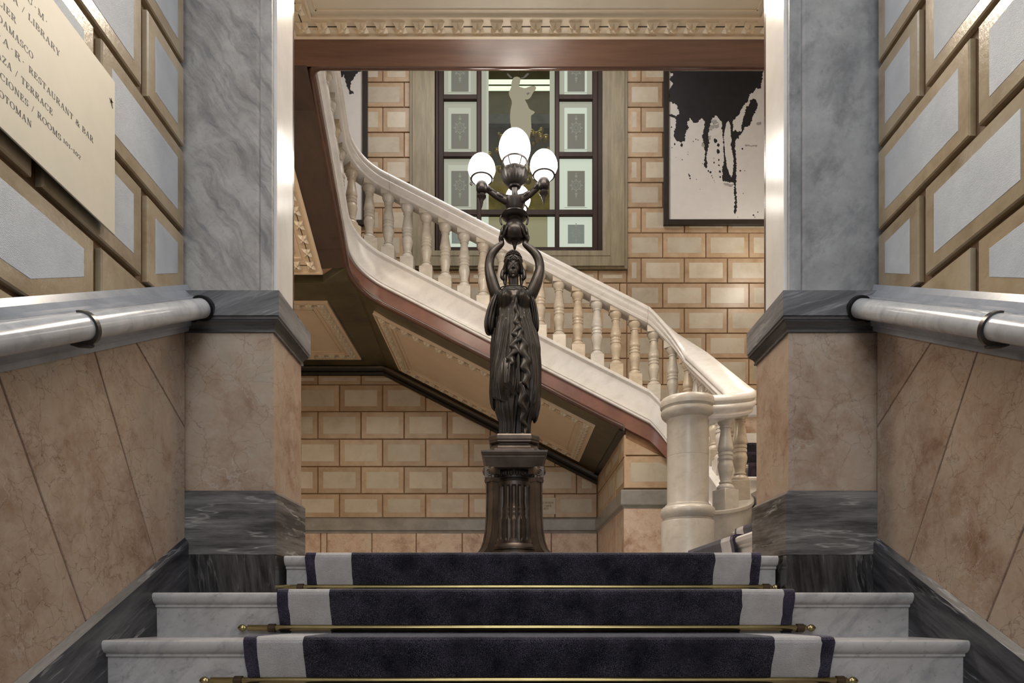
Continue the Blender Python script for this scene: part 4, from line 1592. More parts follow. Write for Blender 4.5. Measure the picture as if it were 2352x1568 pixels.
_bm = bmesh.new()
_bm.from_mesh(bme)
bmesh.ops.recalc_face_normals(_bm, faces=_bm.faces)
_bm.to_mesh(bme)
_bm.free()
bme.materials.append(M['baluster'])
bme.polygons.foreach_set('use_smooth', [True] * len(bme.polygons))
bme.set_sharp_from_angle(angle=math.radians(38))

cl = [(p + nv * -.08) for p, nv in FR]
cum = [0.0]
for a, b in zip(cl, cl[1:]):
    cum.append(cum[-1] + math.hypot(b.x - a.x, b.y - a.y))


def at_s(s):
    for i in range(len(cum) - 1):
        if cum[i] <= s <= cum[i + 1]:
            t = (s - cum[i]) / max(1e-9, cum[i + 1] - cum[i])
            p = cl[i].lerp(cl[i + 1], t)
            nv = FR[i][1].lerp(FR[i + 1][1], t).normalized()
            return p, nv, RAW[i + 1][3]
    return None


mid0 = next(i for i, r in enumerate(RAW) if r[3] == 'middle')
s_anchor = cum[mid0 - 1] + (-1.031 + 1.25)
bspots = []
for k in range(-14, 40):
    q = at_s(s_anchor + .1853 * k)
    if q is None or q[2] in ('landing', 'volute'):
        continue
    if q[2] == 'right' and q[0].y < 5.28:
        continue
    bspots.append(q)
for phi, zz in ((64, .635), (12, .742)):
    a = math.radians(-phi)
    bspots.append((Vector((1.367 + .33 * math.cos(a), 5.15 + .33 * math.sin(a), zz)), Vector((-math.cos(a), -math.sin(a), 0)), 'volute'))
bo = bal.location
for p, nv, tg in bspots:
    o = bpy.data.objects.new('baluster', bme)
    COL.objects.link(o)
    o.parent = bal
    o.location = (p.x - bo[0], p.y - bo[1], p.z - bo[2])
    o.rotation_euler = (0, 0, math.atan2(nv.y, nv.x))

# ---- newel post
NX, NY = 1.235, 4.82
nw = MB().lathe([(0, 0), (.184, 0), (.184, .400), (.181, .406), (.172, .410), (.170, .424), (.176, .430), (.186, .444), (.190, .468), (.184, .492), (.172, .506),
                 (.160, .510), (.158, .520), (.148, .524), (.1435, .534), (.1435, .86), (.1425, .861), (.1425, .8635), (.1435, .8645), (.1435, 1.10), (.148, 1.112), (.150, 1.122), (.162, 1.128),
                 (.180, 1.145), (.187, 1.168), (.184, 1.186), (.178, 1.190), (.180, 1.198), (.190, 1.206), (.193, 1.228), (.190, 1.252), (.180, 1.266), (0, 1.268)], (NX, NY, 0), 48)
kid(nw, 'newel_post', M['newel'], bal, smooth='auto')

# ---- curved marble plinth under the first balusters, with the wall below the first flight
pv = MB()
rings = []
for (p, nv), r in zip(FR, RAW):
    if r[3] not in ('volute',) and not (r[3] == 'right' and r[1] < 5.4):
        continue
    q = p.copy()
    zt = q.z - .105
    ring = [(-.005, zt), (-.170, zt), (-.178, zt - .006), (-.178, zt - .026), (-.168, zt - .034), (-.165, zt - .050), (-.165, 0), (-.005, 0)]
    rings.append([Vector((q.x, q.y, 0)) + nv * a + Vector((0, 0, z)) for a, z in ring])
pv.loft(rings)
kid(pv, 'curved_plinth', M['newel'], bal, smooth='auto')
pw = MB()
rings = []
for (p, nv), r in zip(FR, RAW):
    if r[3] not in ('right', 'right_turn'):
        continue
    if r[3] == 'right_turn' and r[1] > 6.55:
        continue
    rings.append([Vector((p.x, p.y, 0)) + nv * a + Vector((0, 0, z)) for a, z in ((-.012, p.z - .3), (-.16, p.z - .3), (-.16, 0), (-.012, 0))])
pw.loft(rings)
kid(pw, 'side_wall', M['white'], case, smooth='auto')

# ------------------------------------------------------------------ soffits
mid = [(p, nv) for (p, nv), r in zip(FR, RAW) if r[3] == 'middle']
so_ = MB()


def strip(mb, a, b, th=.06):
    """soffit strip between two 3D polylines of equal length, with thickness upwards"""
    up = Vector((0, 0, th))
    mb.loft([[Vector(p), Vector(q), Vector(q) + up, Vector(p) + up] for p, q in zip(a, b)])


LZ = 2.886
fa = [Vector((-1.455, 6.52, 2.835))] + [Vector((x, YS - .004, lip2(x))) for x in (-1.25, -1.0, -.2, .6, 1.08)]
fb = [Vector((-1.6, YB, LZ))] + [Vector((x, YB, lip2(x))) for x in (-1.25, -1.0, -.2, .6, 1.08)]
strip(so_, fa, fb)
kid(so_, 'middle_soffit', M['olive'], case)
ls = MB()
top = [Vector((-HALL, 6.47, LZ)), Vector((-1.80, 6.47, LZ)), Vector((-1.545, 6.30, 2.94)), Vector((-1.51, 6.44, 2.885)), Vector((-1.455, 6.52, 2.835)), Vector((-1.6, YB, LZ)), Vector((-HALL, YB, LZ))]
ls.loft([top, [p + Vector((0, 0, .08)) for p in top]])
kid(ls, 'landing_soffit', M['olive'], case)
lf = [f for f, r in zip(FR, RAW) if r[3] == 'left']
us = MB()
a = [Vector((p.x, p.y, p.z - .624)) for p, nv in lf]
b = [Vector((-HALL, 6.47 if i == len(lf) - 1 else p.y, LZ if i == len(lf) - 1 else p.z - .624)) for i, (p, nv) in enumerate(lf)]
strip(us, [Vector((-1.47, 4.86, LAND + .0))] + a, [Vector((-HALL, 4.86, LAND))] + b)
kid(us, 'upper_soffit', M['mahog_y'], case)

for nm, O, U, V, lu, lv, sd in (
        ('soffit_panel', (-1.38, 6.88, lip2(-1.38)), (1, 0, -.511), (0, 1, 0), 2.19 * 1.123, 1.55, 'abcd'),
        ('soffit_panel', (-3.50, 6.86, LZ), (1, 0, 0), (0, 1, 0), 1.62, 1.49, 'abd'),
        ('soffit_panel', (-3.50, 6.33, 2.947 + .53 * (6.3 - 6.33)), (1, 0, 0), (0, -1, .53), 1.71, 1.40, 'abd')):
    e = bpy.data.objects.new(nm, None)
    COL.objects.link(e)
    e.parent = case
    oc = case.location
    frieze(e, (O[0] - oc[0], O[1] - oc[1], O[2] - oc[2]), U, V, lu, lv, sides=sd, m=M['plaster_s'], fm=M['plaster_s'])

# ------------------------------------------------------------------ pier under the middle flight
PX, PY = 1.08, 6.64
pier = structure(MB().box(PX + .02, 1.60, PY + .02, YB + .01, 0, 1.20).build('wall_pier', M['joint']))
bk = MB().loft([[(PX + .02, y, 1.19), (1.60, y, 1.19), (1.60, y, 1.20), (PX + .02, y, 1.62)] for y in (PY + .02, YB + .01)])
bk.build('upper_core', M['joint'], pier)


def p_front(u, z, d):
    return (u, PY + .02 - d, z)


def p_side(u, z, d):
    return (PX + .02 - d, u, z)


for (za, zb, joints) in ((.968, 1.29, (PX, 1.63)), (1.29, 1.60, (PX, 1.63))):
    for ua, ub in zip(joints, joints[1:]):
        poly = clip([(ua, za), (ub, za), (ub, zb), (ua, zb)], .511, 1, 1.537 + .511 * 1.04 - .06 + .02)
        if len(poly) > 2:
            block(poly, p_front, pier, .062)
for r in range(3):
    za, zb = ROWS[r], ROWS[r + 1]
    js = [PY] + [PY + (.275 if r % 2 else .55) + .55 * k for k in range(4)] + [YB]
    for ua, ub in zip(js, js[1:]):
        if ub - ua < .06 or ub > YB + .01:
            ub = min(ub, YB)
            if ub - ua < .06:
                continue
        poly = clip([(ua, za), (ub, za), (ub, zb), (ua, zb)], 0, 1, 1.50)
        if len(poly) > 2:
            block(poly, p_side, pier, .062)
t6 = MB().rect_loft(PX, 1.62, PY, YB - .03, [(.772, -.004), (.790, .010), (.800, .014), (.806, .030), (.815, .034), (.945, .034), (.955, .026), (.958, 0)])
structure(t6.build('trim_6', M['greyrail']))
slab([(PX, .0), (1.62, .0), (1.62, .78), (PX, .78)], p_front, 0, .02, .002, 'marble_slab', M['pink_far'], pier)
for ua, ub in ((PY + .0215, PY + .5), (PY + .5, PY + 1.0), (PY + 1.0, PY + 1.5), (PY + 1.5, YB)):
    slab([(ua, .0), (ub - .006, .0), (ub - .006, .78), (ua, .78)], p_side, 0, .02, .002, 'marble_slab', M['pink_far'], pier)
# dark end moulding where the soffit stops against the pier
em = MB().loft([[(PX - .06, y, z0), (PX + .004, y, z0 - .03), (PX + .004, y, z0 - .075), (PX - .05, y, z0 - .05)] for y, z0 in ((YS + .01, 1.575), (YB - .01, 1.575))])
kid(em, 'end_moulding', M['black_wood'], case)

# ------------------------------------------------------------------ first steps and first flight behind the balustrade
ff = thing('first_flight', 'marble steps turning up behind the curved balustrade, half hidden by the pilaster', 'stairs', (2.4, 4.6, 0))


def step_x(x, y0, y1, z, back):
    prof = [(back, z), (x + .012, z), (x, z - .012), (x + .004, z - .030), (x + .022, z - .044), (x + .022, z - .054), (x + .034, z - .060), (x + .034, z - .165), (back, z - .165)]
    kid(MB().loft([[(a, y, b) for a, b in prof] for y in (y0, y1)]), 'step', M['white'], ff)


step_x(1.165, 3.16, 4.70, .165, 3.6)
step_x(1.53, 3.16, 4.80, .330, 3.6)
step_x(1.86, 3.16, 4.95, .495, 3.6)
for k in range(5):
    y0, z = 4.98 + .31 * k, .66 + .16 * k
    prof = [(y0 + .34, z), (y0 + .012, z), (y0, z - .012), (y0 + .004, z - .030), (y0 + .022, z - .044), (y0 + .034, z - .060), (y0 + .034, z - .185), (y0 + .34, z - .185)]
    kid(MB().loft([[(x, a, b) for a, b in prof] for x in (1.79, 3.60)]), 'step', M['white'], ff)
kid(MB().box(1.66, HALL - .01, 6.42, YB - .05, 1.27, 1.45), 'quarter_landing', M['white'], ff)

r2 = thing('stair_runner', 'navy and cream runner climbing past the newel behind the right pilaster', 'carpet', (2.0, 4.2, .3))
cp = []
for i, (x, z) in enumerate(((1.165, .165), (1.53, .330), (1.86, .495))):
    zz = z + .012
    if i == 0:
        cp += [(.70, .012), (x + .016, .012)]
    cp += [(x + .010, z - .14), (x - .006, z - .05), (x - .013, z - .014), (x - .009, zz - .005), (x + .004, zz), (x + .05, zz)]
    cp.append(((1.53, 1.86, 2.6)[i] + .012, zz))


def run2(name, m, ya, yb, ex):
    rings = []
    for x, z in cp:
        rings.append([(x - ex, ya, z + ex), (x - ex, yb, z + ex), (x + .010, yb, z - .012), (x + .010, ya, z - .012)])
    kid(MB().loft(rings), name, m, r2)


run2('dark_edge', M['purple'], 3.58, 3.625, .0008)
run2('cream_band', M['cream'], 3.625, 3.79, .0)
run2('navy_field', M['navy'], 3.79, 4.50, .0008)
run2('cream_band', M['cream'], 4.50, 4.64, 0)
run2('dark_edge', M['purple'], 4.64, 4.67, .0008)

r3 = thing('stair_runner', 'dark strip of runner on the distant steps seen between baluster and right pilaster', 'carpet', (2.5, 5.6, .9))
rings = {}
prev = []
for k in range(6):
    y0, z = 4.98 + .31 * k, .66 + .16 * k
    if k == 5:
        z = 1.45
    zz = z + .012
    prev += [(y0 + .012, z - .165), (y0 - .006, z - .05), (y0 - .013, z - .014), (y0 - .008, zz - .004), (y0 + .004, zz), (y0 + .05, zz), (y0 + .30, zz)]
for name, m, xa, xb, ex in (('navy_field', M['navy'], 1.98, 3.3, .0), ('dark_edge', M['purple'], 1.93, 1.98, .0006)):
    kid(MB().loft([[(xa, y - ex, z + ex), (xb, y - ex, z + ex), (xb, y + .010, z - .012), (xa, y + .010, z - .012)] for y, z in prev]), name, m, r3)
# ------------------------------------------------------------------ pedestal
SXc, SYc = .010, 5.30
KP = 5.30 / 1568.0
ped = thing('pedestal', 'dark bronze fluted pedestal with scrolled corner brackets under the bronze statue', 'pedestal', (SXc, SYc, 0))


def octo(h, c, z):
    return [(h - c, -h, z), (h, -h + c, z), (h, h - c, z), (h - c, h, z), (-h + c, h, z), (-h, h - c, z), (-h, -h + c, z), (-h + c, -h, z)]


MB().loft([octo(.40, .10, 0), octo(.40, .10, .10), octo(.375, .10, .115), octo(.37, .10, .165)]).build('plinth', M['bronze_w'], ped)
# round moulded foot of the drum
MB().lathe([(.0, .160), (.19, .160), (.195, .20), (.19, .225), (.172, .232), (.170, .240), (.180, .247), (.180, .262), (.165, .270), (.155, .285), (.15, .292), (0, .292)], n=40).build('drum_foot', M['bronze_w'], ped, smooth='auto')
# fluted drum
NF = 18
zs0, zs1 = .288, .770
rows = 44
rings = []
for i in range(rows + 1):
    z = zs0 + (zs1 - zs0) * i / rows
    ring = []
    for j in range(NF * 10):
        a = 2 * PI * j / (NF * 10) - PI / 2 + PI / NF
        u = ((j % 10) - 4.5) / 5.0
        lo, hi = .312, .735
        R0 = .138
        d = 0.0
        if abs(u) < .78:
            w = u / .78
            edge = .018
            cap_ = math.sqrt(max(0, 1 - w * w))
            top_lim = hi - edge + edge * cap_
            bot_lim = lo + edge - edge * cap_
            if bot_lim < z < top_lim:
                d = .020 * math.sqrt(max(0, 1 - w * w))
                if z < .48:
                    d = .003 + .006 * abs(w)
                elif z < .585:
                    d -= .012 * max(0, 1 - abs(w) * 1.3) * (.5 + .5 * math.sin((z - .48) / .105 * 6 * PI))
        ring.append(((R0 - d) * math.cos(a), (R0 - d) * math.sin(a), z))
    rings.append(ring)
MB().loft(rings).build('fluted_drum', M['bronze_w'], ped, smooth='auto')
eb = MB().lathe([(0, .765), (.142, .765), (.146, .775), (.142, .785), (.150, .790), (.150, .850), (0, .850)], n=36)
for j in range(22):
    a = 2 * PI * j / 22
    eb.ellipsoid((.152 * math.cos(a), .152 * math.sin(a), .825), .017, .017, .026, 8, 6)
    a += PI / 22
    eb.ellipsoid((.152 * math.cos(a), .152 * math.sin(a), .822), .006, .006, .022, 6, 5)
eb.build('egg_moulding', M['bronze'], ped, smooth='auto')
cap_ = MB().rect_loft(-.195, .195, -.195, .195, [(.848, .0), (.850, .012), (.905, .028), (.925, .034), (.930, .034), (.936, .044), (.950, .050), (.956, .052), (.968, .052), (.970, .046)])
cap_.build('capital', M['bronze_w'], ped)
tp = MB().loft([octo(.205, .055, .969), octo(.205, .055, .985), octo(.200, .055, .990), octo(.180, .055, 1.006), octo(.172, .055, 1.028), octo(.165, .055, 1.034), octo(.165, .055, 1.040)])
tp.loft([octo(.178, .06, 1.040), octo(.188, .062, 1.048), octo(.186, .062, 1.058), octo(.192, .063, 1.068), octo(.192, .063, 1.094), octo(.186, .063, 1.105)])
tp.build('octagonal_plate', M['bronze_w'], ped)
for k in range(4):
    e = MB()
    hw = .036
    outer = [(.392, .185), (.350, .205), (.315, .245), (.290, .300), (.272, .38), (.262, .48), (.258, .62), (.258, .745)]
    prof = [(.30, .16), (.395, .16)] + outer + [(.203, .745), (.203, .48), (.210, .38), (.225, .30), (.250, .235), (.285, .19)]
    e.loft([[(r, y, z) for r, z in prof] for y in (-hw, hw)])
    # sunk face: raised borders on the outer face
    for y0, y1 in ((-hw, -hw * .62), (hw * .62, hw)):
        pr2 = [(r + .006, z) for r, z in outer]
        pr1 = [(r - .004, z) for r, z in outer]
        e.loft([[(a_[0], y0, a_[1]), (b_[0], y0, b_[1]), (b_[0], y1, b_[1]), (a_[0], y1, a_[1])] for a_, b_ in zip(pr1, pr2)])
    e.box(.19, .27, -hw - .004, hw + .004, .745, .775)
    e.box(.19, .285, -hw - .006, hw + .006, .805, .852)
    # leaf drop and scroll
    e.ellipsoid((.262, 0, .775), .03, .034, .035, 10, 7)
    rings = []
    for yy, rr2 in ((-hw - .012, .02), (-hw - .008, .030), (hw + .008, .030), (hw + .012, .02)):
        rings.append([(.262 + rr2 * math.cos(2 * PI * j / 18), yy, .822 + rr2 * math.sin(2 * PI * j / 18)) for j in range(18)])
    e.loft(rings)
    o = e.build('corner_bracket', M['bronze_w'], ped, smooth='auto')
    o.rotation_euler = (0, 0, PI / 4 + k * PI / 2)
for sx in (-1, 1):
    # round medallions on the front blocks
    d = MB()
    for r0, r1, t in ((.0, .006, .012), (.010, .014, .012), (.020, .026, .014)):
        rings = []
        n = 20
        for j in range(n + 1):
            a = 2 * PI * j / n
            rings.append([(r0 * math.cos(a), -t, r0 * math.sin(a)), (r1 * math.cos(a), -t, r1 * math.sin(a)), (r1 * math.cos(a), 0, r1 * math.sin(a)), (r0 * math.cos(a), 0, r0 * math.sin(a))])
        d.loft(rings, cap=False)
    d.box(-.034, .034, -.004, .03, -.042, .040)
    o = d.build('medallion', M['bronze_w'], ped)
    o.location = (sx * .186, -.206, .815)

# ------------------------------------------------------------------ the statue
stz = 1.105
stat = thing('statue_lamp', 'dark bronze statue of a draped woman holding up a lamp of four white globes', 'statue', (SXc, SYc, stz))


def sx_(px):
    return (px - 1181) * KP


def sz_(py):
    return (1010 - py) * KP


def crs(pts, k=5):
    """smooth curve through points"""
    pts = [Vector(p) for p in pts]
    out = []
    for i in range(len(pts) - 1):
        p0, p1, p2, p3 = pts[max(i - 1, 0)], pts[i], pts[i + 1], pts[min(i + 2, len(pts) - 1)]
        for j in range(k):
            t = j / k
            out.append(.5 * ((2 * p1) + (p2 - p0) * t + (2 * p0 - 5 * p1 + 4 * p2 - p3) * t * t + (3 * p1 - p0 - 3 * p2 + p3) * t ** 3))
    return out + [pts[-1]]


def crr(r, k=5):
    return [r[i] + (r[i + 1] - r[i]) * j / k for i in range(len(r) - 1) for j in range(k)] + [r[-1]]


# body: torso, neck, head, arms and hands grown together
b = MB()
b.tube([(0, 0, .70), (0, 0, .85), (0, 0, .93), (0, -.01, 1.03), (0, 0, 1.10), (0, .005, 1.15)], [.125, .12, .105, .115, .11, .06], 20, .72)
b.tube([(-.10, .005, 1.120), (0, .01, 1.135), (.10, .005, 1.120)], [.05, .055, .05], 14)
b.tube([(0, .012, 1.12), (-.003, .006, 1.19), (-.006, -.004, 1.26)], [.052, .038, .040], 16)
hx = -.007
b.ellipsoid((hx, -.004, 1.335), .055, .068, .083, 24, 16)
b.ellipsoid((hx, -.028, 1.283), .038, .040, .048, 18, 12)          # jaw
b.ellipsoid((hx, -.058, 1.243), .014, .014, .013, 10, 8)           # chin
b.tube([(hx, -.068, 1.345), (hx, -.075, 1.325), (hx, -.082, 1.303)], [.005, .0062, .0085], 8)   # nose
b.ellipsoid((hx - .009, -.072, 1.301), .006, .006, .005, 8, 6)
b.ellipsoid((hx + .009, -.072, 1.301), .006, .006, .005, 8, 6)
for s in (-1, 1):
    b.tube([(hx + s * .008, -.071, 1.350), (hx + s * .024, -.067, 1.356), (hx + s * .042, -.052, 1.350)], [.004, .005, .004], 8)
    b.ellipsoid((hx + s * .023, -.060, 1.337), .011, .008, .006, 10, 8)
    b.ellipsoid((hx + s * .026, -.040, 1.308), .020, .019, .026, 12, 9)
    b.ellipsoid((hx + s * .056, .004, 1.318), .008, .016, .024, 10, 8)
b.tube([(hx - .016, -.066, 1.273), (hx, -.074, 1.275), (hx + .016, -.066, 1.273)], [.003, .0045, .003], 8)
b.tube([(hx - .013, -.065, 1.263), (hx, -.072, 1.262), (hx + .013, -.065, 1.263)], [.0035, .005, .0035], 8)
SC, SR = Vector((0, 0, 1.599)), .091
for s, sh, el, mid_, wr in ((-1, (1139, 676), (1124, 609), (1131, 582), (1153, 560)), (1, (1221, 676), (1240, 615), (1232, 586), (1205, 561))):
    pts = [Vector((sx_(sh[0]) * .8, .01, sz_(sh[1]) - .015)), Vector((sx_(sh[0]), .0, sz_(sh[1]) + .01)),
           Vector(((sx_(sh[0]) + sx_(el[0])) / 2 + s * .008, -.004, (sz_(sh[1]) + sz_(el[1])) / 2)),
           Vector((sx_(el[0]), .0, sz_(el[1]))), Vector((sx_(mid_[0]), -.004, sz_(mid_[1]))), Vector((sx_(wr[0]), -.004, sz_(wr[1])))]
    fine = []
    for i in range(len(pts) - 1):                                   # Catmull-Rom
        p0, p1, p2, p3 = pts[max(i - 1, 0)], pts[i], pts[i + 1], pts[min(i + 2, len(pts) - 1)]
        for k in range(6):
            t = k / 6
            fine.append(.5 * ((2 * p1) + (p2 - p0) * t + (2 * p0 - 5 * p1 + 4 * p2 - p3) * t * t + (3 * p1 - p0 - 3 * p2 + p3) * t ** 3))
    fine.append(pts[-1])
    rad = [.050, .050, .046, .037, .034, .021]
    rf = []
    for i in range(len(rad) - 1):
        rf += [rad[i] + (rad[i + 1] - rad[i]) * k / 6 for k in range(6)]
    rf.append(rad[-1])
    b.tube(fine, rf, 16)
    # palm against the vase
    w0 = pts[-1]
    palm = Vector((s * .103, -.002, 1.567))
    b.tube([w0, w0.lerp(palm, .6), palm], [.020, .022, .020], 12)
    b.ellipsoid(tuple(palm), .014, .036, .032, 12, 9)

    def on(az, elv, r):
        a, e_ = math.radians(az), math.radians(elv)
        return SC + Vector((s * math.cos(a) * math.cos(e_), -math.sin(a) * math.cos(e_), math.sin(e_))) * r
    for az, e1, fr_ in ((-24, 24, .0075), (-8, 33, .0085), (8, 36, .0085), (24, 30, .008)):
        b.tube([palm + Vector((0, -math.sin(math.radians(az)) * .06, .0)), on(az, -4, SR + .014), on(az, 8 + e1 * .2, SR + .012), on(az, e1 * .75, SR + .009), on(az, e1, SR + .006)],
               [fr_ * 1.15, fr_ * 1.1, fr_ * 1.05, fr_, fr_ * .8], 8)
    b.tube([palm + Vector((-s * .004, -.022, -.02)), on(38, -18, SR + .010), on(50, -4, SR + .008), on(56, 8, SR + .006)], [.011, .010, .009, .007], 8)
body = b.build('body', M['bronze'], stat, smooth=True)
rm = body.modifiers.new('skin', 'REMESH')
rm.mode = 'VOXEL'
rm.voxel_size = .0036
rm.use_smooth_shade = True
sm = body.modifiers.new('soft', 'SMOOTH')
sm.factor = .5
sm.iterations = 4

# drapery -------------------------------------------------------------
TAB = [(1010, 1182, 41, .60), (975, 1183, 42, .62), (940, 1184, 53, .66), (900, 1185, 57, .66), (850, 1186, 56.5, .64), (800, 1187, 53, .62), (770, 1186, 49, .62), (740, 1183, 43, .64), (715, 1180, 41, .66),
       (690, 1180, 42, .68), (675, 1180, 37, .66), (664, 1180, 27, .66), (657, 1179, 17, .85)]
TAB = [(sz_(y), sx_(c), r * KP, f) for y, c, r, f in TAB]


def tab(z):
    for a_, b_ in zip(TAB, TAB[1:]):
        if z <= b_[0]:
            t = max(0, (z - a_[0]) / (b_[0] - a_[0]))
            t = t * t * (3 - 2 * t) * .5 + t * .5
            return [a_[i] + (b_[i] - a_[i]) * t for i in (1, 2, 3)]
    return list(TAB[-1][1:])


fr2 = random.Random(21)
FOLDS = []
for i in range(36):
    th = 2 * PI * i / 36 + fr2.uniform(-.05, .05)
    FOLDS.append((th, fr2.uniform(.5, 1.15), fr2.uniform(.085, .135), fr2.uniform(-.25, .25), fr2.uniform(.0, .35), fr2.uniform(0, 6)))


def adiff(a_, b_):
    return (a_ - b_ + PI) % (2 * PI) - PI


def folds(th, z, amp, pull=0.0):
    d = 0
    for t0, am, w, dr, zs, ph in FOLDS:
        tt = t0 + dr * (z - .8) + .05 * math.sin(z * 9 + ph)
        if pull:
            # folds of the over-garment run towards the clasp at the front of the waist
            k = max(0, min(1, (z - .35) / .6)) * pull
            tt = tt + adiff(-PI / 2 + .1, tt) * k * .45
        q = abs(adiff(th, tt)) / w
        if q < 1:
            d += am * (1 - q) ** 1.3 * (1 if z < 1.0 - zs * .4 else .45)
    return amp * d


def cloth(name, hem, topz, grow, amp, pull, nth=380, nz=64, parent=stat, m=M['bronze'], bumps=True, zlo=None):
    rings = []
    for i in range(nz + 1):
        t = i / nz
        ring = []
        for j in range(nth):
            th = 2 * PI * j / nth
            zh = hem(th)
            z = zh + (topz - zh) * t
            cx, rx, f = tab(z)
            ry = rx * f
            a_ = amp * (.40 + .60 * (1 - t) ** .8)
            if z > 1.0:
                a_ *= max(.6, 1 - (z - 1.0) / .3)
            if z > 1.13:
                a_ *= max(.15, 1 - (z - 1.13) / .06)
            d = folds(th, z, a_, pull) - a_ * .6
            x = cx + (rx + grow + d) * math.cos(th)
            y = (ry + grow + d) * math.sin(th)
            if bumps:
                for bx in (sx_(1159), sx_(1203)):
                    q = ((x - bx) / .066) ** 2 + ((z - sz_(694)) / .08) ** 2
                    if q < 1 and y < 0:
                        y -= .052 * (1 - q) ** 1.8
                # advanced knee and hip
                q = ((x - sx_(1163)) / .06) ** 2 + ((z - sz_(880)) / .16) ** 2
                if q < 1 and y < 0:
                    y -= .035 * (1 - q)
            ring.append((x, y, z))
        rings.append(ring)
    return MB().loft(rings).build(name, m, parent, smooth=True)


cloth('underskirt', lambda th: .002, .62, -.022, .017, 0, nz=46)


def hem(th):
    c, s = math.cos(th), math.sin(th)
    base = .235 - .055 * c + (.15 * max(0, -s) ** 3)
    return base + .030 * math.sin(th * 9 + .5) + .018 * math.sin(th * 17)


cloth('tunic', hem, 1.178, .0, .019, .8, nz=92)
# feet
for s in (-1, 1):
    MB().ellipsoid((s * .055 + .005, -.085, .014), .026, .05, .016, 12, 8).build('foot', M['bronze'], stat, smooth=True)


def side_drape(name, pts, seed):
    """hanging folds beside the torso: pts = [(px, py, half width px)] from the top down"""
    rr_ = random.Random(seed)
    ph = [rr_.uniform(0, 6) for _ in range(4)]
    rings = []
    n, seg = 72, 9
    m_ = (len(pts) - 1) * seg
    for i in range(m_ + 1):
        k = min(i // seg, len(pts) - 2)
        f_ = (i - k * seg) / seg
        p0, p1, p2, p3 = pts[max(k - 1, 0)], pts[k], pts[k + 1], pts[min(k + 2, len(pts) - 1)]
        cr = [.5 * (2 * b1 + (c1 - a1) * f_ + (2 * a1 - 5 * b1 + 4 * c1 - d1) * f_ ** 2 + (3 * b1 - a1 - 3 * c1 + d1) * f_ ** 3) for a1, b1, c1, d1 in zip(p0, p1, p2, p3)]
        t = i / m_
        w = max(.4, cr[2]) * KP
        ring = []
        for j in range(n):
            a_ = 2 * PI * j / n
            q = 1 + .26 * abs(math.sin(4.5 * a_ + ph[0] + 1.5 * t)) - .13 + .05 * math.sin(11 * a_ + ph[1] + 3 * t)
            ring.append((sx_(cr[0]) + w * q * math.cos(a_), .006 + w * 1.9 * q * math.sin(a_), sz_(cr[1]) + .014 * math.sin(5 * a_ + ph[2]) * t ** 2))
        rings.append(ring)
    return MB().loft(rings).build(name, M['bronze'], stat, smooth=True)


side_drape('mantle_fold', [(1143, 668, 5), (1137, 690, 9), (1130, 715, 11), (1125, 742, 11.5), (1125, 760, 9.5), (1127, 766, 2)], 1)
side_drape('mantle_fold', [(1217, 672, 4), (1223, 694, 7), (1228, 720, 7.5), (1231, 744, 7), (1232, 757, 5), (1233, 761, 1)], 2)
side_drape('mantle_tail', [(1137, 755, 4), (1133, 790, 6), (1132, 850, 6), (1131, 905, 6.5), (1133, 930, 5), (1136, 940, 1)], 3)
side_drape('mantle_tail', [(1232, 850, 3), (1233, 890, 6), (1233, 930, 7.5), (1229, 958, 6), (1227, 968, 1)], 4)


def ribbon(name, pts, seed):
    """zigzag cascade of cloth: pts = [(px, py, half width px)]"""
    b_ = MB()
    rows = []
    n = len(pts)
    seg = 8
    for i in range((n - 1) * seg + 1):
        t = i / seg
        k = min(int(t), n - 2)
        f_ = t - k
        px = pts[k][0] + (pts[k + 1][0] - pts[k][0]) * f_
        py = pts[k][1] + (pts[k + 1][1] - pts[k][1]) * f_
        w = pts[k][2] + (pts[k + 1][2] - pts[k][2]) * f_
        z = sz_(py)
        cx, rx, f = tab(z)
        zig = math.cos(PI * t)
        f_ = f_ * f_ * (3 - 2 * f_)
        px = pts[k][0] + (pts[k + 1][0] - pts[k][0]) * f_
        row = []
        for q in (-1, -.5, 0, .5, 1):
            x = sx_(px + q * w)
            u = max(-1, min(1, (x - cx) / rx))
            y = -rx * f * math.sqrt(max(.05, 1 - u * u)) - .022 + zig * q * .011 + .006 * abs(q)
            row.append(Vector((x + zig * .006, y, z + q * zig * .009)))
        rows.append(row)
    rings = [r + [p + Vector((0, .014, 0)) for p in reversed(r)] for r in rows]
    b_.loft(rings)
    return b_.build(name, M['bronze'], stat, smooth=True)


ribbon('cascade', [(1185, 690, 2), (1186, 706, 4), (1183, 720, 5), (1190, 735, 6), (1184, 750, 7), (1192, 764, 8), (1181, 778, 9), (1192, 790, 9), (1178, 806, 10), (1186, 818, 10), (1170, 834, 9), (1176, 846, 6), (1166, 858, 2)], 1)
ribbon('cascade', [(1190, 752, 4), (1198, 770, 7), (1193, 786, 8), (1205, 802, 10), (1199, 820, 11), (1211, 838, 10), (1204, 856, 11), (1213, 872, 9), (1206, 890, 8), (1213, 904, 2)], 2)
ribbon('cascade', [(1196, 890, 5), (1202, 915, 8), (1196, 935, 8), (1206, 955, 8), (1199, 972, 7), (1211, 990, 7), (1206, 1003, 3)], 4)
# neckline cord
nc = MB()
nc.tube([(sx_(1180 + 30 * math.cos(a_)), -.012 + .088 * math.sin(a_) * (1.0), sz_(664 - 5 * math.sin(a_))) for a_ in [PI + PI * j / 16 for j in range(17)]], .0045, 8)
nc.build('neckline', M['bronze'], stat, smooth=True)
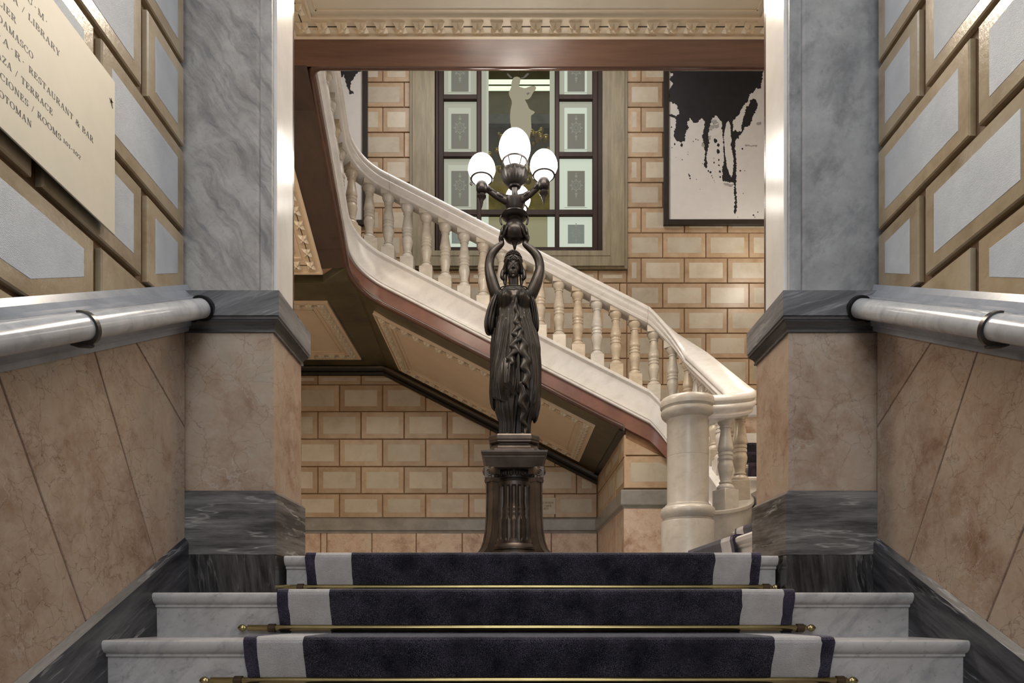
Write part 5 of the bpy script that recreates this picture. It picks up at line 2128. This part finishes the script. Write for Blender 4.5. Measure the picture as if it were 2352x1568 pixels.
# hair and headdress
hb_ = MB()
hb_.ellipsoid((hx, .012, 1.375), .066, .078, .085, 24, 16)
for s in (-1, 1):
    hb_.tube(crs([(hx + s * .010, -.062, 1.395), (hx + s * .040, -.052, 1.372), (hx + s * .060, -.018, 1.335), (hx + s * .066, -.002, 1.30)]), crr([.012, .015, .017, .017]), 12)
    hb_.tube(crs([(hx + s * .066, .0, 1.335), (hx + s * .082, -.002, 1.30), (hx + s * .086, -.004, 1.262), (hx + s * .076, -.004, 1.245)]), crr([.013, .016, .017, .012]), 12)
    hb_.tube(crs([(hx + s * .060, .012, 1.30), (hx + s * .066, .010, 1.25), (hx + s * .062, .004, 1.205)]), crr([.015, .018, .010]), 12)
hb_.ellipsoid((hx, .065, 1.33), .05, .045, .07, 14, 10)
hb_.build('hair', M['bronze'], stat, smooth=True)
hd = MB()
for lvl, (e0, nn_) in enumerate(((8, 30), (24, 28), (40, 24), (56, 18), (72, 10))):
    e_ = math.radians(e0)
    for j in range(nn_):
        a_ = 2 * PI * (j + .5 * (lvl % 2)) / nn_
        hd.ellipsoid((hx + .069 * math.cos(a_) * math.cos(e_), .012 + .081 * math.sin(a_) * math.cos(e_), 1.380 + .086 * math.sin(e_)), .0075, .0075, .0075, 6, 5)
hd.tube(crs([(hx - .066, -.02, 1.372), (hx - .05, -.055, 1.376), (hx - .022, -.074, 1.362), (hx, -.078, 1.378), (hx + .022, -.074, 1.362), (hx + .05, -.055, 1.376), (hx + .066, -.02, 1.372)]), .006, 8)
hd.build('beaded_headdress', M['bronze'], stat, smooth=True)

# ------------------------------------------------------------------ lamp carried by the statue
LZ0 = stz


def lz(py):
    return CAMZ + (1405 - py) * KP - LZ0


def lat(name, prof, m=M['iron'], n=28, parent=stat, c=(.004, 0), fn=None, smooth='auto'):
    return MB().lathe([(r * KP, lz(y)) for r, y in prof], (c[0], c[1], 0), n, fn).build(name, m, parent, smooth=smooth)


lat('vase', [(0, 574), (2.5, 572), (4, 566), (6, 560), (9, 556), (15, 555), (21, 551), (26, 543), (27.5, 536), (26.5, 528), (23, 520), (18, 514), (16, 511), (18, 509), (21, 507), (18, 504),
             (24, 502), (29, 499), (31, 496), (30, 493.5), (22, 493), (20, 490), (17, 488), (0, 488)])
hn = MB()
for s in (-1, 1):
    hn.tube(crs([(s * .085, 0, lz(496)), (s * .102, 0, lz(497)), (s * .108, 0, lz(503)), (s * .103, 0, lz(511)), (s * .098, 0, lz(515))]), .0075, 8)
hn.build('vase_handle', M['iron'], stat, smooth=True)
lat('lamp_hub', [(0, 492), (12, 492), (17, 488), (20, 480), (24, 470), (25, 462), (18, 458), (9, 455), (7.5, 450), (7, 440), (8, 434), (13, 432), (14.5, 429), (10, 427), (0, 427)])


def leafy(r, z, a):
    return r * (1 + .07 * abs(math.cos(4 * a)) + .045 * math.cos(16 * a) * (.5 + .5 * math.sin(120 * z)) - .03)


lat('leaf_bulb', [(0, 429), (12, 428), (20, 422), (24, 418), (26.5, 414), (28, 410), (29, 406), (29.5, 401), (28, 397), (29, 394), (26, 391), (19, 390.5), (0, 391)], M['bronze'], 96, fn=leafy)


def gallery(parent, c, zb_, zt, rb, rt, name='gallery'):
    g = MB()
    n = 28
    for (r0, z0, t) in ((rt, zt, .009), (rb, zb_, .008)):
        rings = []
        for j in range(n + 1):
            a_ = 2 * PI * j / n
            d = Vector((math.cos(a_), math.sin(a_), 0))
            rings.append([Vector(c) + d * (r0 + t * math.cos(q)) + Vector((0, 0, z0 + t * .8 * math.sin(q))) for q in (0, PI / 3, 2 * PI / 3, PI, 4 * PI / 3, 5 * PI / 3)])
        g.loft(rings, cap=False)
    for j in range(5):
        a_ = 2 * PI * j / 5 + .35
        d = Vector((math.cos(a_), math.sin(a_), 0))
        g.tube([Vector(c) + d * rb + Vector((0, 0, zb_)), Vector(c) + d * (rb + (rt - rb) * .55) + Vector((0, 0, zb_ + (zt - zb_) * .4)), Vector(c) + d * rt + Vector((0, 0, zt))], .006, 6)
    g.lathe([(0, zb_ - .012), (rb + .004, zb_ - .012), (rb + .006, zb_), (rb * .8, zb_ + .004), (0, zb_ + .004)], c, 20)
    return g.build(name, M['iron'], parent, smooth='auto')


def egg(z):
    return 1 + .07 * z


def globe(parent, c, rx, rz, taper=.30):
    return MB().ellipsoid(c, rx, rx, rz, 32, 20, lambda q: 1 + (taper * q if q < 0 else 0)).build('globe', M['globe'], parent, smooth=True)


globe(stat, (.004, 0, lz(343)), 36.5 * KP, 43.5 * KP, .16)
gallery(stat, (.004, 0, 0), lz(391), lz(371), 12 * KP, 27 * KP)
RAD = .272
zc = 3.121 - LZ0
for k, (ang, nm) in enumerate(((-35, 'right'), (84, 'back'), (205, 'left'))):
    a_ = math.radians(ang)
    d = Vector((math.cos(a_), math.sin(a_), 0))
    c = d * RAD
    za = lz(455) - .012
    arm = MB()
    pth = [d * .03 + Vector((0, 0, za - .020)), d * .09 + Vector((0, 0, za - .018)), d * .16 + Vector((0, 0, za - .004)), d * .225 + Vector((0, 0, za + .022)), d * .265 + Vector((0, 0, za + .030))]
    sd = Vector((-d.y, d.x, 0))
    rings = []
    for p_, hh, ww in zip(pth, (.040, .030, .025, .023, .023), (.030, .022, .017, .016, .016)):
        rings.append([p_ + sd * (ww * x_) + Vector((0, 0, hh * z_)) for x_, z_ in ((-1, -.6), (-.6, -1), (.6, -1), (1, -.6), (1, .6), (.6, 1), (-.6, 1), (-1, .6))])
    arm.loft(rings)
    for t in (.12, .215):
        arm.tube([d * t + Vector((0, 0, za - .018 + (t - .1) * .33)), d * (t + .014) + Vector((0, 0, za - .013 + (t - .1) * .33))], .031, 12, .75)
    arm = arm.build('lamp_arm', M['iron'], stat, smooth='auto')
    hz = za + .03
    MB().lathe([(0, hz - .165), (.004, hz - .155), (.015, hz - .115), (.024, hz - .090), (.034, hz - .082), (.036, hz - .074), (.030, hz - .066), (.016, hz - .060), (.018, hz - .052), (.032, hz - .046), (.040, hz - .036), (.0425, hz - .02),
                (.0425, hz + .030), (.038, hz + .036), (.030, hz + .040), (.022, hz + .050), (.026, hz + .056), (.026, hz + .062), (0, hz + .062)], (c.x, c.y, 0), 24).build('lamp_holder', M['iron'], arm, smooth='auto')
    gallery(arm, (c.x, c.y, 0), hz + .066, zc - .064, .030, .078)
    globe(arm, (c.x, c.y, zc), .104, .119)
MB().tube([(.0 - .245 - .085 + .0, -.12, zc - .095 + .0), (-.335, -.12, zc - .105), (-.325, -.12, zc - .115), (-.315, -.12, zc - .105), (-.325, -.12, zc - .095)], .004, 6).build('pull_ring', M['iron'], stat, smooth=True)
